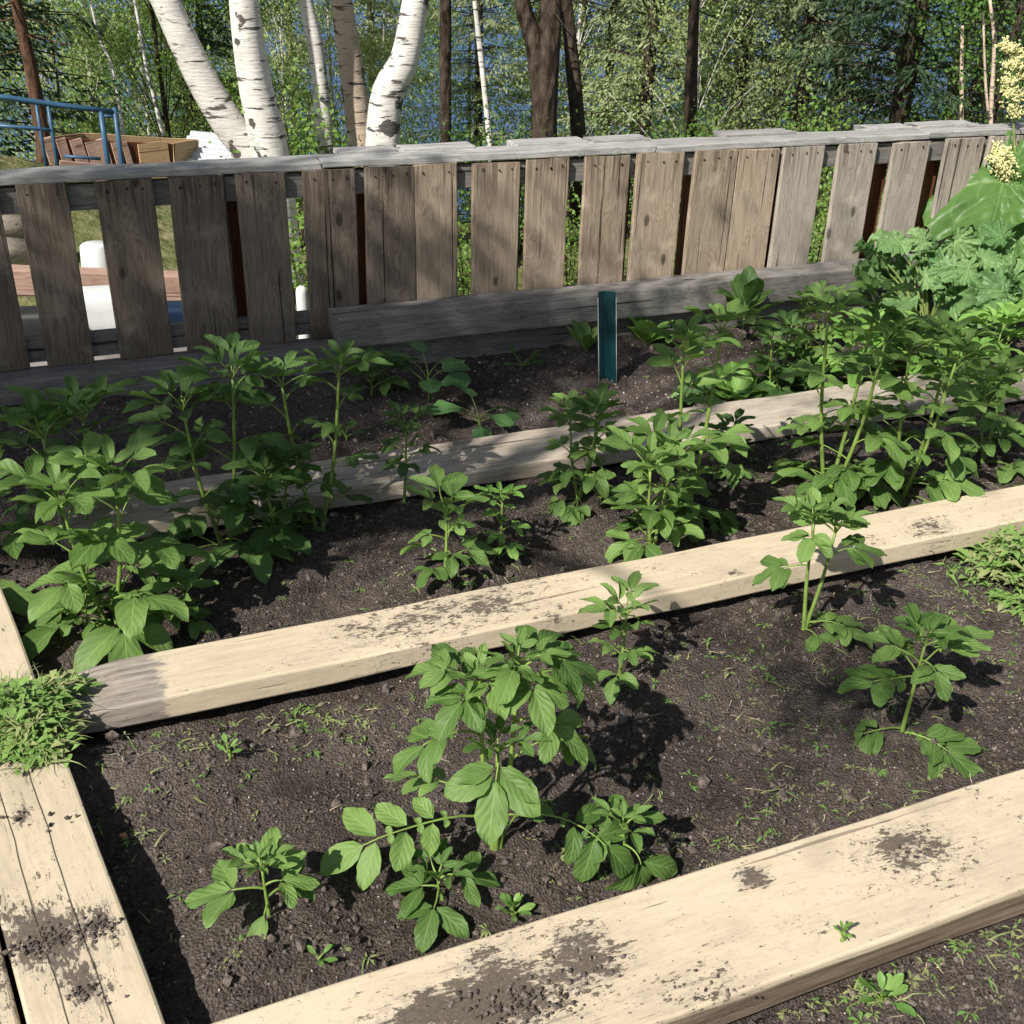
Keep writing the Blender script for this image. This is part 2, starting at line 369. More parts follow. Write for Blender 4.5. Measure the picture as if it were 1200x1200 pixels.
# ------------------------------------------------------------------ the ground
def smooth(x, a, b):
    q = min(1, max(0, (x-a)/(b-a))); return q*q*(3-2*q)
def terrain(x, y):
    u, v = UV((x, y)); z = -.5*smooth(v, 4.02, 4.35)
    if v > 7: z -= (v-7)*.42*smooth(v, 7, 12)+0
    bx, by = -4.1, 7.9
    z += .85*math.exp(-((x-bx)**2/2.2+(y-by)**2/1.6))
    if v > 4.4: z += .10*nz(x*.7, y*.7)+.04*nz(x*2.3, y*2.3)
    return max(z, -19)
mounds = [(at(x, y), r, h) for x, y, r, h in ((580, 1005, .16, .028), (1057, 865, .14, .022), (945, 755, .13, .022), (720, 800, .1, .016), (130, 745, .2, .03), (520, 690, .15, .03),
          (765, 645, .17, .03), (965, 575, .18, .03), (1050, 583, .17, .03), (315, 1095, .1, .018), (600, 640, .12, .02), (675, 585, .12, .02))]
def soilz(x, y):
    u, v = UV((x, y))
    z = .022*mn.fractal(Vector((x*4, y*4, 0)), 1.0, 2.0, 3)+.010*mn.fractal(Vector((x*17, y*17, 3)), .9, 2.0, 3)
    z += .0065*mn.noise(Vector((x*48, y*48, 5)))+.0045*mn.noise(Vector((x*110, y*110, 8)))
    for p, r, h in mounds:
        d2 = ((x-p[0])**2+(y-p[1])**2)/r**2
        if d2 < 4: z += h*math.exp(-d2)
    if v > 3.1: z += .015*smooth(v, 3.1, 3.8)
    z += .030*(1-smooth(u, -.05, .45))*smooth(u+.155*(v-1.1), .0, .1)*(v < 1.9)
    z += .036*smooth(v, .6, .86)*(v < .905)+.016*smooth(v, 1.5, 1.88)*(1-smooth(v, 1.9, 2.0))+.012*smooth(v, 2.02, 2.12)*(v < 2.7)+.016*smooth(v, 2.3, 2.7)*(v < 2.8)
    # worked-in furrow beside timbers
    for v0 in (1.935, 2.105, .905, 1.14, 2.745, 3.02):
        z -= .012*math.exp(-((v-v0)/.02)**2)
    return z-.004
us = np.arange(-1.3, 5.2, .0125); vs = np.arange(.35, 4.05, .0125)
nu, nv = len(us), len(vs); V = np.zeros((nu*nv, 3)); k = 0
for b in vs:
    for a in us:
        p = a*gu+b*gv; V[k] = (p[0], p[1], soilz(p[0], p[1])); k += 1
ii = np.arange(nu-1); jj = np.arange(nv-1); I, J = np.meshgrid(ii, jj); q = (J*nu+I).ravel()
mb = MB(); mb.add(V, np.stack([q, q+1, q+nu+1, q+nu], 1)); mb.build('garden_soil', M['soil'])['kind'] = 'structure'
# the land as one sheet reaching the shore
xs = np.concatenate([np.linspace(-60, -9, 20), np.linspace(-8.5, 12, 110), np.linspace(13, 70, 20)])
ys = np.concatenate([np.linspace(-40, -3, 12), np.linspace(-2, 14, 100), np.linspace(15, 70, 40)])
mb = MB(); V = []
for y in ys:
    for x in xs:
        z = terrain(x, y); u, v = UV((x, y))
        if v < 4.12: z -= .05
        V.append((x, y, z))
nx = len(xs); I, J = np.meshgrid(np.arange(nx-1), np.arange(len(ys)-1)); q = (J*nx+I).ravel()
mb.add(V, np.stack([q, q+1, q+nx+1, q+nx], 1)); mb.build('hillside', M['hill'])['kind'] = 'structure'
mb = MB(); g = 3500; mb.add([(-g, 20, -15), (g, 20, -15), (g, g, -15), (-g, g, -15)], [[0, 1, 2, 3]])
mb.build('lake', M['lake'])['kind'] = 'structure'
mb = MB(); V = []; n = 90
for i in range(n):
    x = -3400+6800*i/(n-1); h = 130+90*nz(x*.0011, 2)+35*nz(x*.005, 5)
    V += [(x, 2300, -16), (x, 2700, h), (x, 3300, h*.8)]
mb.add(V, [[3*i+j, 3*i+3+j, 3*i+4+j, 3*i+1+j] for i in range(n-1) for j in (0, 1)]); mb.build('far_hills', M['far'])['kind'] = 'structure'

# ------------------------------------------------------------------ soil crumbs, grit
ph = (1+5**.5)/2
ICV = np.array([(-1, ph, 0), (1, ph, 0), (-1, -ph, 0), (1, -ph, 0), (0, -1, ph), (0, 1, ph), (0, -1, -ph), (0, 1, -ph), (ph, 0, -1), (ph, 0, 1), (-ph, 0, -1), (-ph, 0, 1)])/1.9
ICF = np.array([(0, 11, 5), (0, 5, 1), (0, 1, 7), (0, 7, 10), (0, 10, 11), (1, 5, 9), (5, 11, 4), (11, 10, 2), (10, 7, 6), (7, 1, 8), (3, 9, 4), (3, 4, 2), (3, 2, 6), (3, 6, 8), (3, 8, 9), (4, 9, 5), (2, 4, 11), (6, 2, 10), (8, 6, 7), (9, 8, 1)])
def crumbs(mb, P, S):
    n = len(P); J = 1+rng.uniform(-.38, .38, (n, 12, 3)); Sx = rng.uniform(.7, 1.3, (n, 1, 3))
    V = (ICV[None]*J*Sx)*S[:, None, None]+P[:, None, :]
    F = (ICF[None]+(np.arange(n)*12)[:, None, None]).reshape(-1, 3); mb.add(V.reshape(-1, 3), F)
def inbed(u, v):
    return not (1.93 < v < 2.11 or .90 < v < 1.145 and u > -.05 or 2.74 < v < 3.02 or u < -.02-.155*(v-1.1)+.01)
P = []; S = []
while len(P) < 160:
    u, v = random.uniform(-.1, 3.4), random.uniform(1.0, 3.7)
    if not inbed(u, v): continue
    w = W(u, v); s = random.uniform(.008, .017); P.append((w[0], w[1], soilz(w[0], w[1])+s*.2)); S.append(s)
while len(P) < 60000:
    v = .75+3.05*random.random()**1.5; u = random.uniform(-.3, 3.8)
    if not inbed(u, v): continue
    w = W(u, v); den = nz(w[0]*6, w[1]*6, 9)
    if random.random() > .55+den: continue
    s = min(.012, .0012+.0011*random.expovariate(1/1.0))
    P.append((w[0], w[1], soilz(w[0], w[1])+s*.15)); S.append(s)
mb = MB(); crumbs(mb, np.array(P), np.array(S)); tag(mb.build('soil_crumbs', M['crumb'], smooth=False), None, kind='stuff')
P = []; S = []
while len(P) < 3800:
    v = random.uniform(.8, 3.8); u = random.uniform(-.3, 3.6)
    if not inbed(u, v): continue
    if v > 3.1 and random.random() < .0: continue
    w = W(u, v); s = random.uniform(.0006, .0019)*(1.8 if v > 3 else 1)
    P.append((w[0], w[1], soilz(w[0], w[1])+s*.3)); S.append(s)
mb = MB(); crumbs(mb, np.array(P), np.array(S)); tag(mb.build('pale_grit', M['perl'], smooth=False), None, kind='stuff')

# ------------------------------------------------------------------ timbers
def lp(px, py, z, o=(0, 0), rot=GA):
    p = at(px, py, z)[:2]-np.array(o[:2]); c, s = math.cos(rot), math.sin(rot); return (p[0]*c+p[1]*s, -p[0]*s+p[1]*c)
def plank(name, label, u0, u1, v0, v1, z0, z1, mat, cat='plank', **kw):
    mb = MB(); beam(mb, u1-u0, v1-v0, z1-z0, axis='x', **kw)
    o = mb.build(name, mat, loc=W(u0, (v0+v1)/2, (z0+z1)/2), smooth=False); o.rotation_euler = (0, 0, GA)
    return tag(o, label, cat)
def patches(o, z, L):
    return [(*lp(x, y, z, o), r, s) for x, y, r, s in L]
DIRT = []      # (world xy, radius, z, count)
o = W(-.12, 1.022); L = [(620, 1165, .11, .9), (560, 1175, .07, .8), (700, 1125, .06, .6), (1075, 1000, .09, .65), (1040, 985, .07, .6), (880, 1030, .03, 1.2), (820, 1160, .07, .6), (670, 1095, .04, .7), (480, 1195, .06, .9), (560, 1115, .05, .5)]
plank('plank', 'wide cream painted plank in the foreground with soil smeared on top', -.12, 3.0, .905, 1.14, .024, .09,
      paint('cream_paint_front', patches(o, .09, L), seed=1, grey=.020), r=.0045, nst=50, wob=.004, seed=1)
DIRT += [(at(x, y, .09), .05, .0905, n) for x, y, n in ((630, 1170, 90), (575, 1180, 60), (1070, 1000, 25), (830, 1165, 30), (690, 1130, 25))]
def worn_end(V):
    t = np.clip(1-V[:, 0]/.10, 0, 1)
    V[:, 1] *= 1-.10*t**2; V[:, 2] -= .008*t*(V[:, 2] > 0); V[:, 0] += .045*t*(V[:, 1] < 0)*np.abs(V[:, 1])/.085*.3
    V[:, 1] -= .02*t**2*(V[:, 1] > .05)
    return V
o = W(-.125, 2.02); L = [(520, 722, .14, .62), (600, 695, .12, .5), (430, 738, .10, .5), (1090, 620, .07, .75), (1010, 635, .06, .5), (860, 672, .02, 1.1), (760, 670, .06, .35), (330, 780, .04, .4), (650, 720, .04, .45)]  # the faintest patch is a soft shadow painted in
plank('plank', 'cream painted plank across the middle with a bare grey rotten end', -.125, 3.5, 1.935, 2.105, .034, .09,
      paint('cream_paint_middle', patches(o, .09, L), seed=2, wornx=.20), r=.005, nst=60, wob=.004, seed=2, endfn=worn_end)
plank('plank', 'unpainted sun bleached plank between the middle bed and the back bed', -.09, 3.7, 2.745, 2.975, .022, .072, M['farplank'], r=.006, nst=40, wob=.006, seed=3)
# boards on the left, running away from the viewer
pa = at(195, 1200, .09); pb = at(0, 683, .09); ang = math.atan2(pb[1]-pa[1], pb[0]-pa[0]); dd = np.array([math.cos(ang), math.sin(ang)]); nn = np.array([-dd[1], dd[0]])
start = pa[:2]-dd*.45; Lb = np.linalg.norm(pb[:2]-start)
seam = at(22, 1180, .09)[:2]; wid = float(np.dot(seam-start, nn))
for i, (lab, w0, w1, ln, L) in enumerate((
        ('cream painted board on the left under the pile of pulled weeds', .0, wid-.003, Lb, [(70, 1095, .05, 1.0), (40, 1110, .05, .9), (120, 1085, .04, .9), (25, 955, .025, 1.1), (110, 1160, .05, .6), (10, 1080, .06, .8), (90, 1150, .05, .5), (25, 895, .05, .5)]),
        ('cream painted board in the bottom left corner, dirty along its seam', wid+.003, wid+.18, Lb-.02, [(10, 1150, .06, .8)]))):
    o2 = start+nn*(w0+w1)/2
    mb = MB(); beam(mb, ln, w1-w0, .075, r=.006, nst=30, wob=.004, seed=5+i)
    P_ = [(*lp(x, y, .09, o2, ang), r, s) for x, y, r, s in L]
    b = mb.build('board', paint('cream_paint_left_%d' % i, P_, (.56, .47, .34), seed=4+i, lines=(.035, -.02) if i == 0 else (.02,)), loc=(o2[0], o2[1], .0525), smooth=False)
    b.rotation_euler = (0, 0, ang); tag(b, lab, 'board')
DIRT += [(at(x, y, .09), .035, .0905, n) for x, y, n in ((75, 1098, 70), (40, 1110, 60), (115, 1085, 50), (25, 957, 14), (60, 965, 6), (110, 1165, 25))]
P = []; S = []
for p, r, z, n in DIRT:
    for _ in range(n):
        s = random.uniform(.001, .0042); P.append((p[0]+random.gauss(0, r*.6), p[1]+random.gauss(0, r*.3), z+s*.3)); S.append(s)
mb = MB(); crumbs(mb, np.array(P), np.array(S)); tag(mb.build('spilled_soil', M['crumb'], smooth=False), None, kind='stuff')
# base timber and the heavy beam lying on it
plank('base_timber', 'low grey timber under the slats of the fence', -1.2, 5.0, 3.845, 3.985, -.04, .098, M['beamgrey'], 'timber', r=.008, nst=50, wob=.006, seed=8)
plank('heavy_beam', 'long dark grey square beam lying along the foot of the fence', .925, 3.72, 3.80, 3.935, .104, .222, M['beamgrey'], 'beam', r=.007, nst=40, wob=.005, seed=9)
# ------------------------------------------------------------------ fence
fence = thing('slat_fence', 'weathered grey brown wooden slat fence with a silver grey cap rail behind the beds', 'fence', W(0, 3.95), GA)
SL = [(-.74, -.58), (-.52, -.36), (-.30, -.125), (-.07, .083), (.171, .354), (.402, .588), (.629, .799), (.854, 1.043), (1.078, 1.266), (1.272, 1.437), (1.497, 1.685), (1.713, 1.887), (1.959, 2.155),
      (2.185, 2.393), (2.442, 2.640), (2.646, 2.845), (2.869, 3.071), (3.155, 3.347), (3.436, 3.632), (3.726, 3.936), (3.965, 4.161), (4.22, 4.40), (4.46, 4.64), (4.70, 4.88)]
warm = wood('sunlit_warm_slat', (.13, .10, .075), (.31, .24, .175), (.47, .385, .30), 'z')  # lighter copy for the middle slats, warm sunlight painted in
for i, (a, b) in enumerate(SL):
    zb = .10; mb = MB(); beam(mb, .613+random.uniform(-.004, .004), b-a, .022, r=.003, nst=10, wob=.0025, axis='z', seed=20+i)
    for kx in (-.3, .05, .32) if i % 3 else (-.3, .3):
        x = kx*(b-a); tube(mb, [(x, -.0105, .585+random.uniform(-.01, .01)), (x, -.0135, .585)], [.0034, .0034], 7, 1)
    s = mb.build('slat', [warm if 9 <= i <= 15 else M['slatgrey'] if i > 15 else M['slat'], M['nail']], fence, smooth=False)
    s.location = ((a+b)/2, .012, zb); s.rotation_euler = (0, rad(random.uniform(-.5, .5)), 0)
for u, w in ((.60, .15), (1.06, .16), (1.30, .12), (1.66, .12), (2.13, .14), (2.60, .15), (2.86, .15), (3.39, .17), (3.68, .17), (3.96, .16), (4.2, .16), (-.34, .12), (-.56, .1)):
    mb = MB(); beam(mb, .60, w, .022, r=.003, nst=8, wob=.002, axis='z', seed=60)
    s = mb.build('back_slat', M['slatback'], fence, smooth=False); s.location = (u, .085, .10)
mb = MB(); beam(mb, 5.9, .038, .085, r=.003, nst=20, wob=.003, seed=71); s = mb.build('top_rail', M['beamgrey'], fence, smooth=False); s.location = (-.9, .046, .662)
mb = MB(); beam(mb, 5.9, .038, .085, r=.003, nst=20, wob=.003, seed=72); s = mb.build('bottom_rail', M['beamgrey'], fence, smooth=False); s.location = (-.9, .046, .155)
for (a, b, w, z, y) in ((-1.0, .93, .145, 0, .085), (.934, 2.27, .14, .003, .083), (2.274, 3.62, .15, 0, .087), (3.624, 5.05, .14, .003, .085)):
    mb = MB(); beam(mb, b-a, w, .026, r=.004, nst=16, wob=.005, seed=int(a*10)+80); s = mb.build('cap_board', M['cap'], fence, smooth=False); s.location = (a, y, .7275+z)
for a, b in ((1.03, 1.24), (1.27, 1.55), (1.72, 2.02), (2.05, 2.30), (2.66, 3.0), (3.38, 3.62), (3.66, 4.0)):
    mb = MB(); beam(mb, b-a, .10, .022, r=.003, nst=4, wob=.004, seed=int(a*20)+90); s = mb.build('cap_patch', M['cap'], fence, smooth=False); s.location = (a, .175, .742)
for u in (-.5, 1.02, 2.55, 4.05):
    mb = MB(); beam(mb, 1.25, .085, .085, r=.004, nst=8, wob=.003, axis='z', seed=99); s = mb.build('post', M['slatback'], fence, smooth=False); s.location = (u, .145, -.55)

# teal strip stuck in the soil
pt = at(712, 447); tp = hgt(pt, 708, 341); ht = tp[2]+.05
root = thing('garden_stake', 'dark teal ribbed plastic strip standing upright in the back bed', 'stake', pt, rad(10))
mb = MB(); prof = [(-.038, -.004), (-.036, .0), (-.018, .004), (-.016, .009), (0, .009), (.002, .004), (.018, .004), (.034, -.002), (.038, -.006)]
V = []; lean = -.028
for z in np.linspace(-.05, ht-.05, 8):
    for x, y in prof: V.append((x+lean*z/.3, y-.0, z))
    for x, y in prof[::-1]: V.append((x+lean*z/.3, y+.0035, z))
m = len(prof)*2; F = [[i*m+j, i*m+(j+1) % m, (i+1)*m+(j+1) % m, (i+1)*m+j] for i in range(7) for j in range(m)]
mb.add(V, F); mb.ngon(range(7*m, 8*m)); mb.build('strip', M['teal'], root, smooth=False); root.scale = (.84, 1, 1)
for sx in (-1, 1):
    mb = MB(); tube(mb, [(sx*.0395+lean*z/.3, -.005 if sx > 0 else -.003, z) for z in (-.05, ht*.3, ht*.82)], .0022, 5); mb.build('pale_edge', M['tealedge'], root)

# ------------------------------------------------------------------ leaves
NA, NC = 10, 7
TT, SS = np.meshgrid(np.linspace(0, 1, NA), np.linspace(-1, 1, NC), indexing='ij'); TT = TT.ravel(); SS = SS.ravel()
LF = np.array([[i*NC+j, i*NC+j+1, (i+1)*NC+j+1, (i+1)*NC+j] for i in range(NA-1) for j in range(NC-1)])
def leaflet(mb, o, f, n, L, Wd, droop=.5, fold=.25, mat=0, shape='potato', ruffle=.085, seed=None, freq=7.):
    sd = random.random()*50 if seed is None else seed
    f = norm(f); r = norm(np.cross(f, n)); n = np.cross(r, f)
    if shape == 'round': w = np.sqrt(np.clip(1-(2*TT-1)**2, 0, 1))*.98+.04*(1-TT)
    elif shape == 'narrow': w = np.sin(PI*np.clip(TT, 0, 1)**.9)**.9
    elif shape == 'heart': w = np.clip(1.25*np.sin(PI*np.clip(TT+.02, 0, 1)**.6), 0, 2)**.8
    else: w = (np.sin(PI*np.clip(TT, 0, 1)**.78)**.78)*(1.06-.22*TT)
    w = w*(1+.05*np.sin(TT*23+sd))
    x = SS*w*Wd/2
    ph = droop*TT+ .15*droop*np.sin(TT*3)
    # arc along midrib
    fx = L*(np.sin(ph)/np.maximum(droop, 1e-3) if droop > .02 else TT)
    fz = -L*((1-np.cos(ph))/np.maximum(droop, 1e-3) if droop > .02 else 0*TT)
    z = fold*np.abs(x)+fz
    z = z+ruffle*Wd*(np.sin(TT*11+sd)*np.abs(SS)**2*np.sign(SS)*.6+np.sin(TT*7+sd*2)*np.abs(SS)**3)
    z = z-.020*Wd*np.cos(2*PI*freq*(TT-.42*np.abs(SS))*.5)*np.abs(SS)*(1-np.abs(SS))*2
    side = x*(1-.06*fold)
    back = -.10*L*np.abs(SS)*w if shape == 'heart' else 0
    V = o+np.outer(fx+back, f)+np.outer(side, r)+np.outer(z, n)
    mb.add(V, LF, mat, np.stack([SS, TT], 1))
def compound(mb, o, az, L, el0, curve, ls, pairs=3, roll_=0.0, fold=.2, droop=.6, minz=None, wr=.55, inter=True, term=1.12):
    """one pinnate potato leaf"""
    n = 9; pts = [np.array(o, float)]; d = L/(n-1); elv = el0; T = []
    for i in range(n-1):
        azi = az+.12*math.sin(i*.7); t = np.array([math.cos(azi)*math.cos(elv), math.sin(azi)*math.cos(elv), math.sin(elv)])
        q = pts[-1]+t*d
        if minz is not None and q[2] < minz: q[2] = minz; elv = max(elv, 0.05)
        T.append(t); pts.append(q); elv -= curve/(n-1)
    T.append(T[-1]); pts = np.array(pts)
    tube(mb, pts, np.linspace(.0026, .0012, n), 5, 1, cap=False)
    def frame(s):
        i = s*(n-1); k = min(int(i), n-2); p = pts[k]*(1-(i-k))+pts[k+1]*(i-k); t = norm(T[k])
        side = norm(np.cross(t, [0, 0, 1.])); up = np.cross(side, t)
        c, s_ = math.cos(roll_), math.sin(roll_); return p, t, side*c+up*s_, up*c-side*s_
    def put(p, f, nn_, l, w, dr):
        leaflet(mb, p, f, nn_, l, w, dr*random.uniform(.7, 1.3), fold*random.uniform(.5, 1.4))
    p, t, side, up = frame(1.0)
    put(p, t+up*random.uniform(-.25, .1), up, ls*term, ls*wr*1.12, droop)
    ss = [.88, .66, .46, .30][:pairs]
    for i, s in enumerate(ss):
        z = [1.0, .86, .66, .45][i]*ls
        for sg in (-1, 1):
            p, t, side, up = frame(min(1, s+random.uniform(-.02, .02)))
            a = rad(random.uniform(50, 66)); f = t*math.cos(a)+side*sg*math.sin(a)+up*random.uniform(-.10, .22)
            nn_ = up+side*sg*random.uniform(-.35, .1)+.15*rng.normal(size=3)
            p2 = p+norm(f)*ls*.07; put(p2, f, nn_, z*random.uniform(.88, 1.1), z*wr*random.uniform(.9, 1.1), droop)
        if inter and L > .09:
            p, t, side, up = frame(s-.1)
            for sg in (-1, 1): put(p, t*.4+side*sg, up, ls*.2, ls*.15, .3)
def small_leaf(mb, o, az, el, L, wr=.5, droop=.5, shape='potato', mat=0, fold=.35, nup=None, ruffle=.05):
    f = np.array([math.cos(az)*math.cos(el), math.sin(az)*math.cos(el), math.sin(el)])
    up = np.array([-math.cos(az)*math.sin(el), -math.sin(az)*math.sin(el), math.cos(el)]) if nup is None else nup
    leaflet(mb, o, f, up+.15*rng.normal(size=3), L, L*wr, droop, fold, mat, shape, ruffle)
def A(deg): return rad(deg)

def potato(label, bx, by, topy, stems=None, leaves=None, nst=2, spread=80, ls_px=42, mat='leaf', nleaf=6, seed=1, low=True, topx=None, dens=1.0, name='potato_plant', group='potato plants in the beds', lowfrac=.18):
    """a potato plant; px sizes are converted to metres at its distance"""
    random.seed(seed); base = at(bx, by); base[2] = soilz(base[0], base[1])-.006
    top = hgt(base, topx or bx, topy); H = top[2]-base[2]; dist = np.linalg.norm(base-CAM)
    px = dist/FPX; ls = ls_px*px*(1 if leaves else 1.18); R = spread*px
    root = thing(name, label, 'potato plant', base, 0, group)
    mats = [M[mat], M['stem']]
    if stems is None:
        stems = []
        for i in range(nst):
            a = 2*PI*i/nst+random.uniform(0, 1.5); l = (.14 if nst > 1 else .04)*H
            stems.append((l*math.cos(a)+((topx or bx)-bx)*px, l*math.sin(a), random.uniform(.86, 1.0) if i else 1.0))
    sp = []
    for i, (dx, dy, hf) in enumerate(stems):
        b0 = np.array([dx*.18, dy*.18, 0.]); b0[:2] += rng.uniform(-.006, .006, 2)
        tp_ = np.array([dx, dy, max(H*.45, (H-ls*.55))*hf])
        mid = b0*.5+tp_*.5+np.array([dx*.12, dy*.12, .0])
        P_ = spline([b0-[0, 0, .03], b0+[0, 0, .02], mid, tp_], 12); sp.append(P_)
        mb = MB(); tube(mb, P_, np.linspace(.0062, .0028, 13)*(H/.3)**.4, 7, 0, .15, seed+i); mb.build('stem', M['stem'], root)
    def onstem(k, f):
        P_ = sp[k]; i = f*12; j = min(int(i), 11); return P_[j]*(1-(i-j))+P_[j+1]*(i-j)
    if leaves:
        for (k, f, az, L, el, cv, s_, pr, rl, dr) in leaves:
            mb = MB(); compound(mb, onstem(k, f), A(az), L, A(el), A(cv), s_, pr, A(rl), .2, dr, minz=.012); mb.build('leaf', mats, root)
    else:
        for k in range(len(sp)):
            a0 = random.uniform(0, 6.28); n_ = max(4, int(nleaf*dens*1.3))
            for i in range(n_):
                f = lowfrac+(.97-lowfrac)*((i+.5)/n_)**.8; az = a0+i*2.4+random.uniform(-.4, .4)
                g = 1-.45*f; mb = MB()
                tot = R*random.uniform(.7, 1.08)*(1.12-.60*f); lsz = min(ls*random.uniform(.75, 1.05)*(1.0-.18*f), tot*.55); Ln = max(.02, tot-lsz*.85); q_ = Ln/lsz
                compound(mb, onstem(k, f), az, Ln, A(14+52*f+random.uniform(-10, 12)), A(random.uniform(35, 80)*(1.05-.55*f)), lsz, 1 if q_ < 1.25 else 2 if q_ < 1.9 else 3, A(random.uniform(-18, 18)), .22, random.uniform(.35, .9), minz=.012, inter=i % 2 == 0)
                mb.build('leaf', mats, root)
    for k in range(len(sp)):      # crown of young leaves
        mb = MB(); tp_ = sp[k][-1]
        for i in range(5):
            az = i*2.4+seed; compound(mb, tp_, az, ls*(.3+.07*i), A(78-i*9), A(25), ls*(.34+.055*i), 1, 0, .6, .25, inter=False, wr=.46)
        mb.build('leaf_cluster', mats, root)
    return root

# --- front bed --------------------------------------------------------------
# leaf: stem, fraction, azimuth (0 right, 90 away, 270 toward viewer), rachis length, elevation, curve down, leaflet, pairs, roll, leaflet droop
potato('largest potato plant in the front bed, bushy crown over two thick stems', 580, 1008, 775, stems=[(-.035, .03, .93), (.03, .05, 1.0), (.0, -.02, .66)], ls_px=50, seed=3,
       leaves=[(0, .46, 200, .24, 26, 56, .086, 3, 22, .2), (0, .55, 172, .13, 30, 40, .060, 2, -15, .5), (2, .99, 268, .075, 42, 95, .092, 2, 0, .35),
               (1, .46, 340, .20, 26, 62, .078, 2, -25, .8), (1, .66, 10, .13, 48, 80, .066, 2, 0, .8), (1, .8, 335, .09, 45, 70, .068, 1, 0, .7), (0, .8, 205, .12, 45, 85, .075, 2, 0, .6),
               (0, .92, 130, .09, 55, 50, .065, 2, 0, .5), (1, .93, 60, .09, 52, 50, .065, 2, 0, .5), (1, .95, 300, .06, 50, 70, .075, 2, 0, .6), (0, .97, 240, .06, 50, 70, .07, 2, 0, .6),
               (1, .33, 60, .11, 20, 40, .055, 2, 0, .5), (1, .98, 5, .09, 50, 80, .07, 2, 0, .7), (0, .98, 175, .08, 60, 70, .062, 2, 0, .6), (1, .9, 20, .11, 55, 90, .066, 2, 0, .8), (1, .99, 260, .05, 60, 60, .068, 2, 0, .4), (0, .99, 300, .05, 60, 60, .06, 2, 0, .4)])
potato('small potato shoot low in front of the largest plant, three lit leaflets', 520, 1062, 1010, nst=1, stems=[(-.01, -.0, 1.0)], ls_px=48, seed=5,
       leaves=[(0, .7, 262, .045, 20, 40, .066, 1, 0, .3), (0, .8, 185, .03, 25, 40, .058, 1, 0, .3), (0, .9, 10, .05, 30, 40, .058, 1, 0, .3)])
potato('small potato plant at the front left with a long leaf pointing left', 315, 1092, 1000, nst=1, stems=[(.0, .0, 1.0)], ls_px=40, seed=6,
       leaves=[(0, .75, 190, .055, 25, 45, .075, 1, 0, .2), (0, .45, 262, .02, 0, 40, .055, 0, 0, .3), (0, .8, 10, .03, 30, 40, .055, 1, 0, .3), (0, .9, 90, .02, 60, 40, .06, 1, 0, .2), (0, .6, 35, .05, 20, 30, .05, 1, 0, .3)])
potato('single drooping potato shoot right of the largest plant beside the front plank', 745, 1022, 950, nst=1, stems=[(-.03, .0, 1.0)], ls_px=44, seed=8,
       leaves=[(0, .8, 310, .05, 20, 90, .08, 1, 0, .8), (0, .9, 180, .03, 30, 60, .06, 1, 0, .5), (0, .95, 60, .03, 45, 50, .06, 1, 0, .5)])
potato('potato plant with one bare stem and a large low leaf at its right', 1057, 866, 725, nst=1, stems=[(.0, .0, 1.0)], ls_px=46, seed=11,
       leaves=[(0, .22, 318, .10, 14, 28, .085, 3, -6, .25), (0, .30, 190, .09, 20, 50, .062, 2, 0, .6), (0, .78, 195, .10, 12, 22, .068, 3, 0, .4), (0, .85, 25, .10, 38, 26, .080, 2, 0, .25),
               (0, .88, 160, .07, 40, 40, .065, 2, 0, .4), (0, .92, 60, .07, 50, 40, .07, 2, 0, .3), (0, .9, 285, .05, 25, 40, .06, 2, 0, .4), (0, .8, 110, .09, 30, 30, .06, 3, 0, .4)])
potato('taller two stemmed potato plant in front of the middle plank at the right', 942, 755, 590, stems=[(-.02, .02, 1.0), (.035, .03, .9)], ls_px=44, seed=12,
       leaves=[(0, .75, 190, .07, 10, 30, .068, 2, 0, .6), (0, .9, 90, .05, 70, 20, .07, 2, 0, .2), (1, .85, 0, .06, 35, 30, .068, 2, 0, .4), (0, .95, 250, .05, 30, 50, .065, 2, 0, .5),
               (1, .35, 335, .09, 28, 40, .07, 3, 0, .5), (0, .25, 300, .05, 25, 50, .055, 1, 0, .5), (1, .95, 60, .06, 45, 40, .07, 2, 0, .4), (1, .22, 30, .07, 15, 30, .055, 2, 0, .3)])
potato('small potato plant close in front of the middle plank with upright leaves', 722, 805, 692, nst=1, ls_px=50, spread=62, seed=13, nleaf=7, lowfrac=.35)
# --- middle bed -------------------------------------------------------------
potato('big potato plant at the left end of the middle bed with pale lit leaflets', 130, 748, 520, nst=2, ls_px=66, spread=125, seed=21, nleaf=8)
potato('low round leaved potato shoot at the left end beside the middle plank', 105, 755, 690, nst=1, ls_px=48, spread=60, seed=22, nleaf=5)
potato('low potato shoot overlapping the back edge of the middle plank', 205, 745, 700, nst=1, ls_px=58, spread=62, seed=23, nleaf=5)
potato('potato plant reaching in from the left edge of the middle bed', -8, 690, 545, nst=1, ls_px=70, spread=100, seed=24, nleaf=6)
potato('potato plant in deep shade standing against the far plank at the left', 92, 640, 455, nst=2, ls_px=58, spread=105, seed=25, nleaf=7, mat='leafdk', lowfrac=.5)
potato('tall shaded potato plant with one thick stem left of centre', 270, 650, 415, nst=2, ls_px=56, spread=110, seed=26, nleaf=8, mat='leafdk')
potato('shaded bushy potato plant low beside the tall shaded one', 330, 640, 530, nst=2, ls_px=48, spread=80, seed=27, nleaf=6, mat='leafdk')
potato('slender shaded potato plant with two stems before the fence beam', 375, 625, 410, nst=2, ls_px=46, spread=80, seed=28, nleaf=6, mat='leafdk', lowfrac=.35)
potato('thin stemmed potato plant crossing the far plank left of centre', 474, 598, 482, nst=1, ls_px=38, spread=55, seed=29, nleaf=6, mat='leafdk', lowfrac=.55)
potato('mid green potato plant with broad leaves at the centre of the middle bed', 520, 690, 572, nst=1, ls_px=56, spread=72, seed=30, nleaf=8)
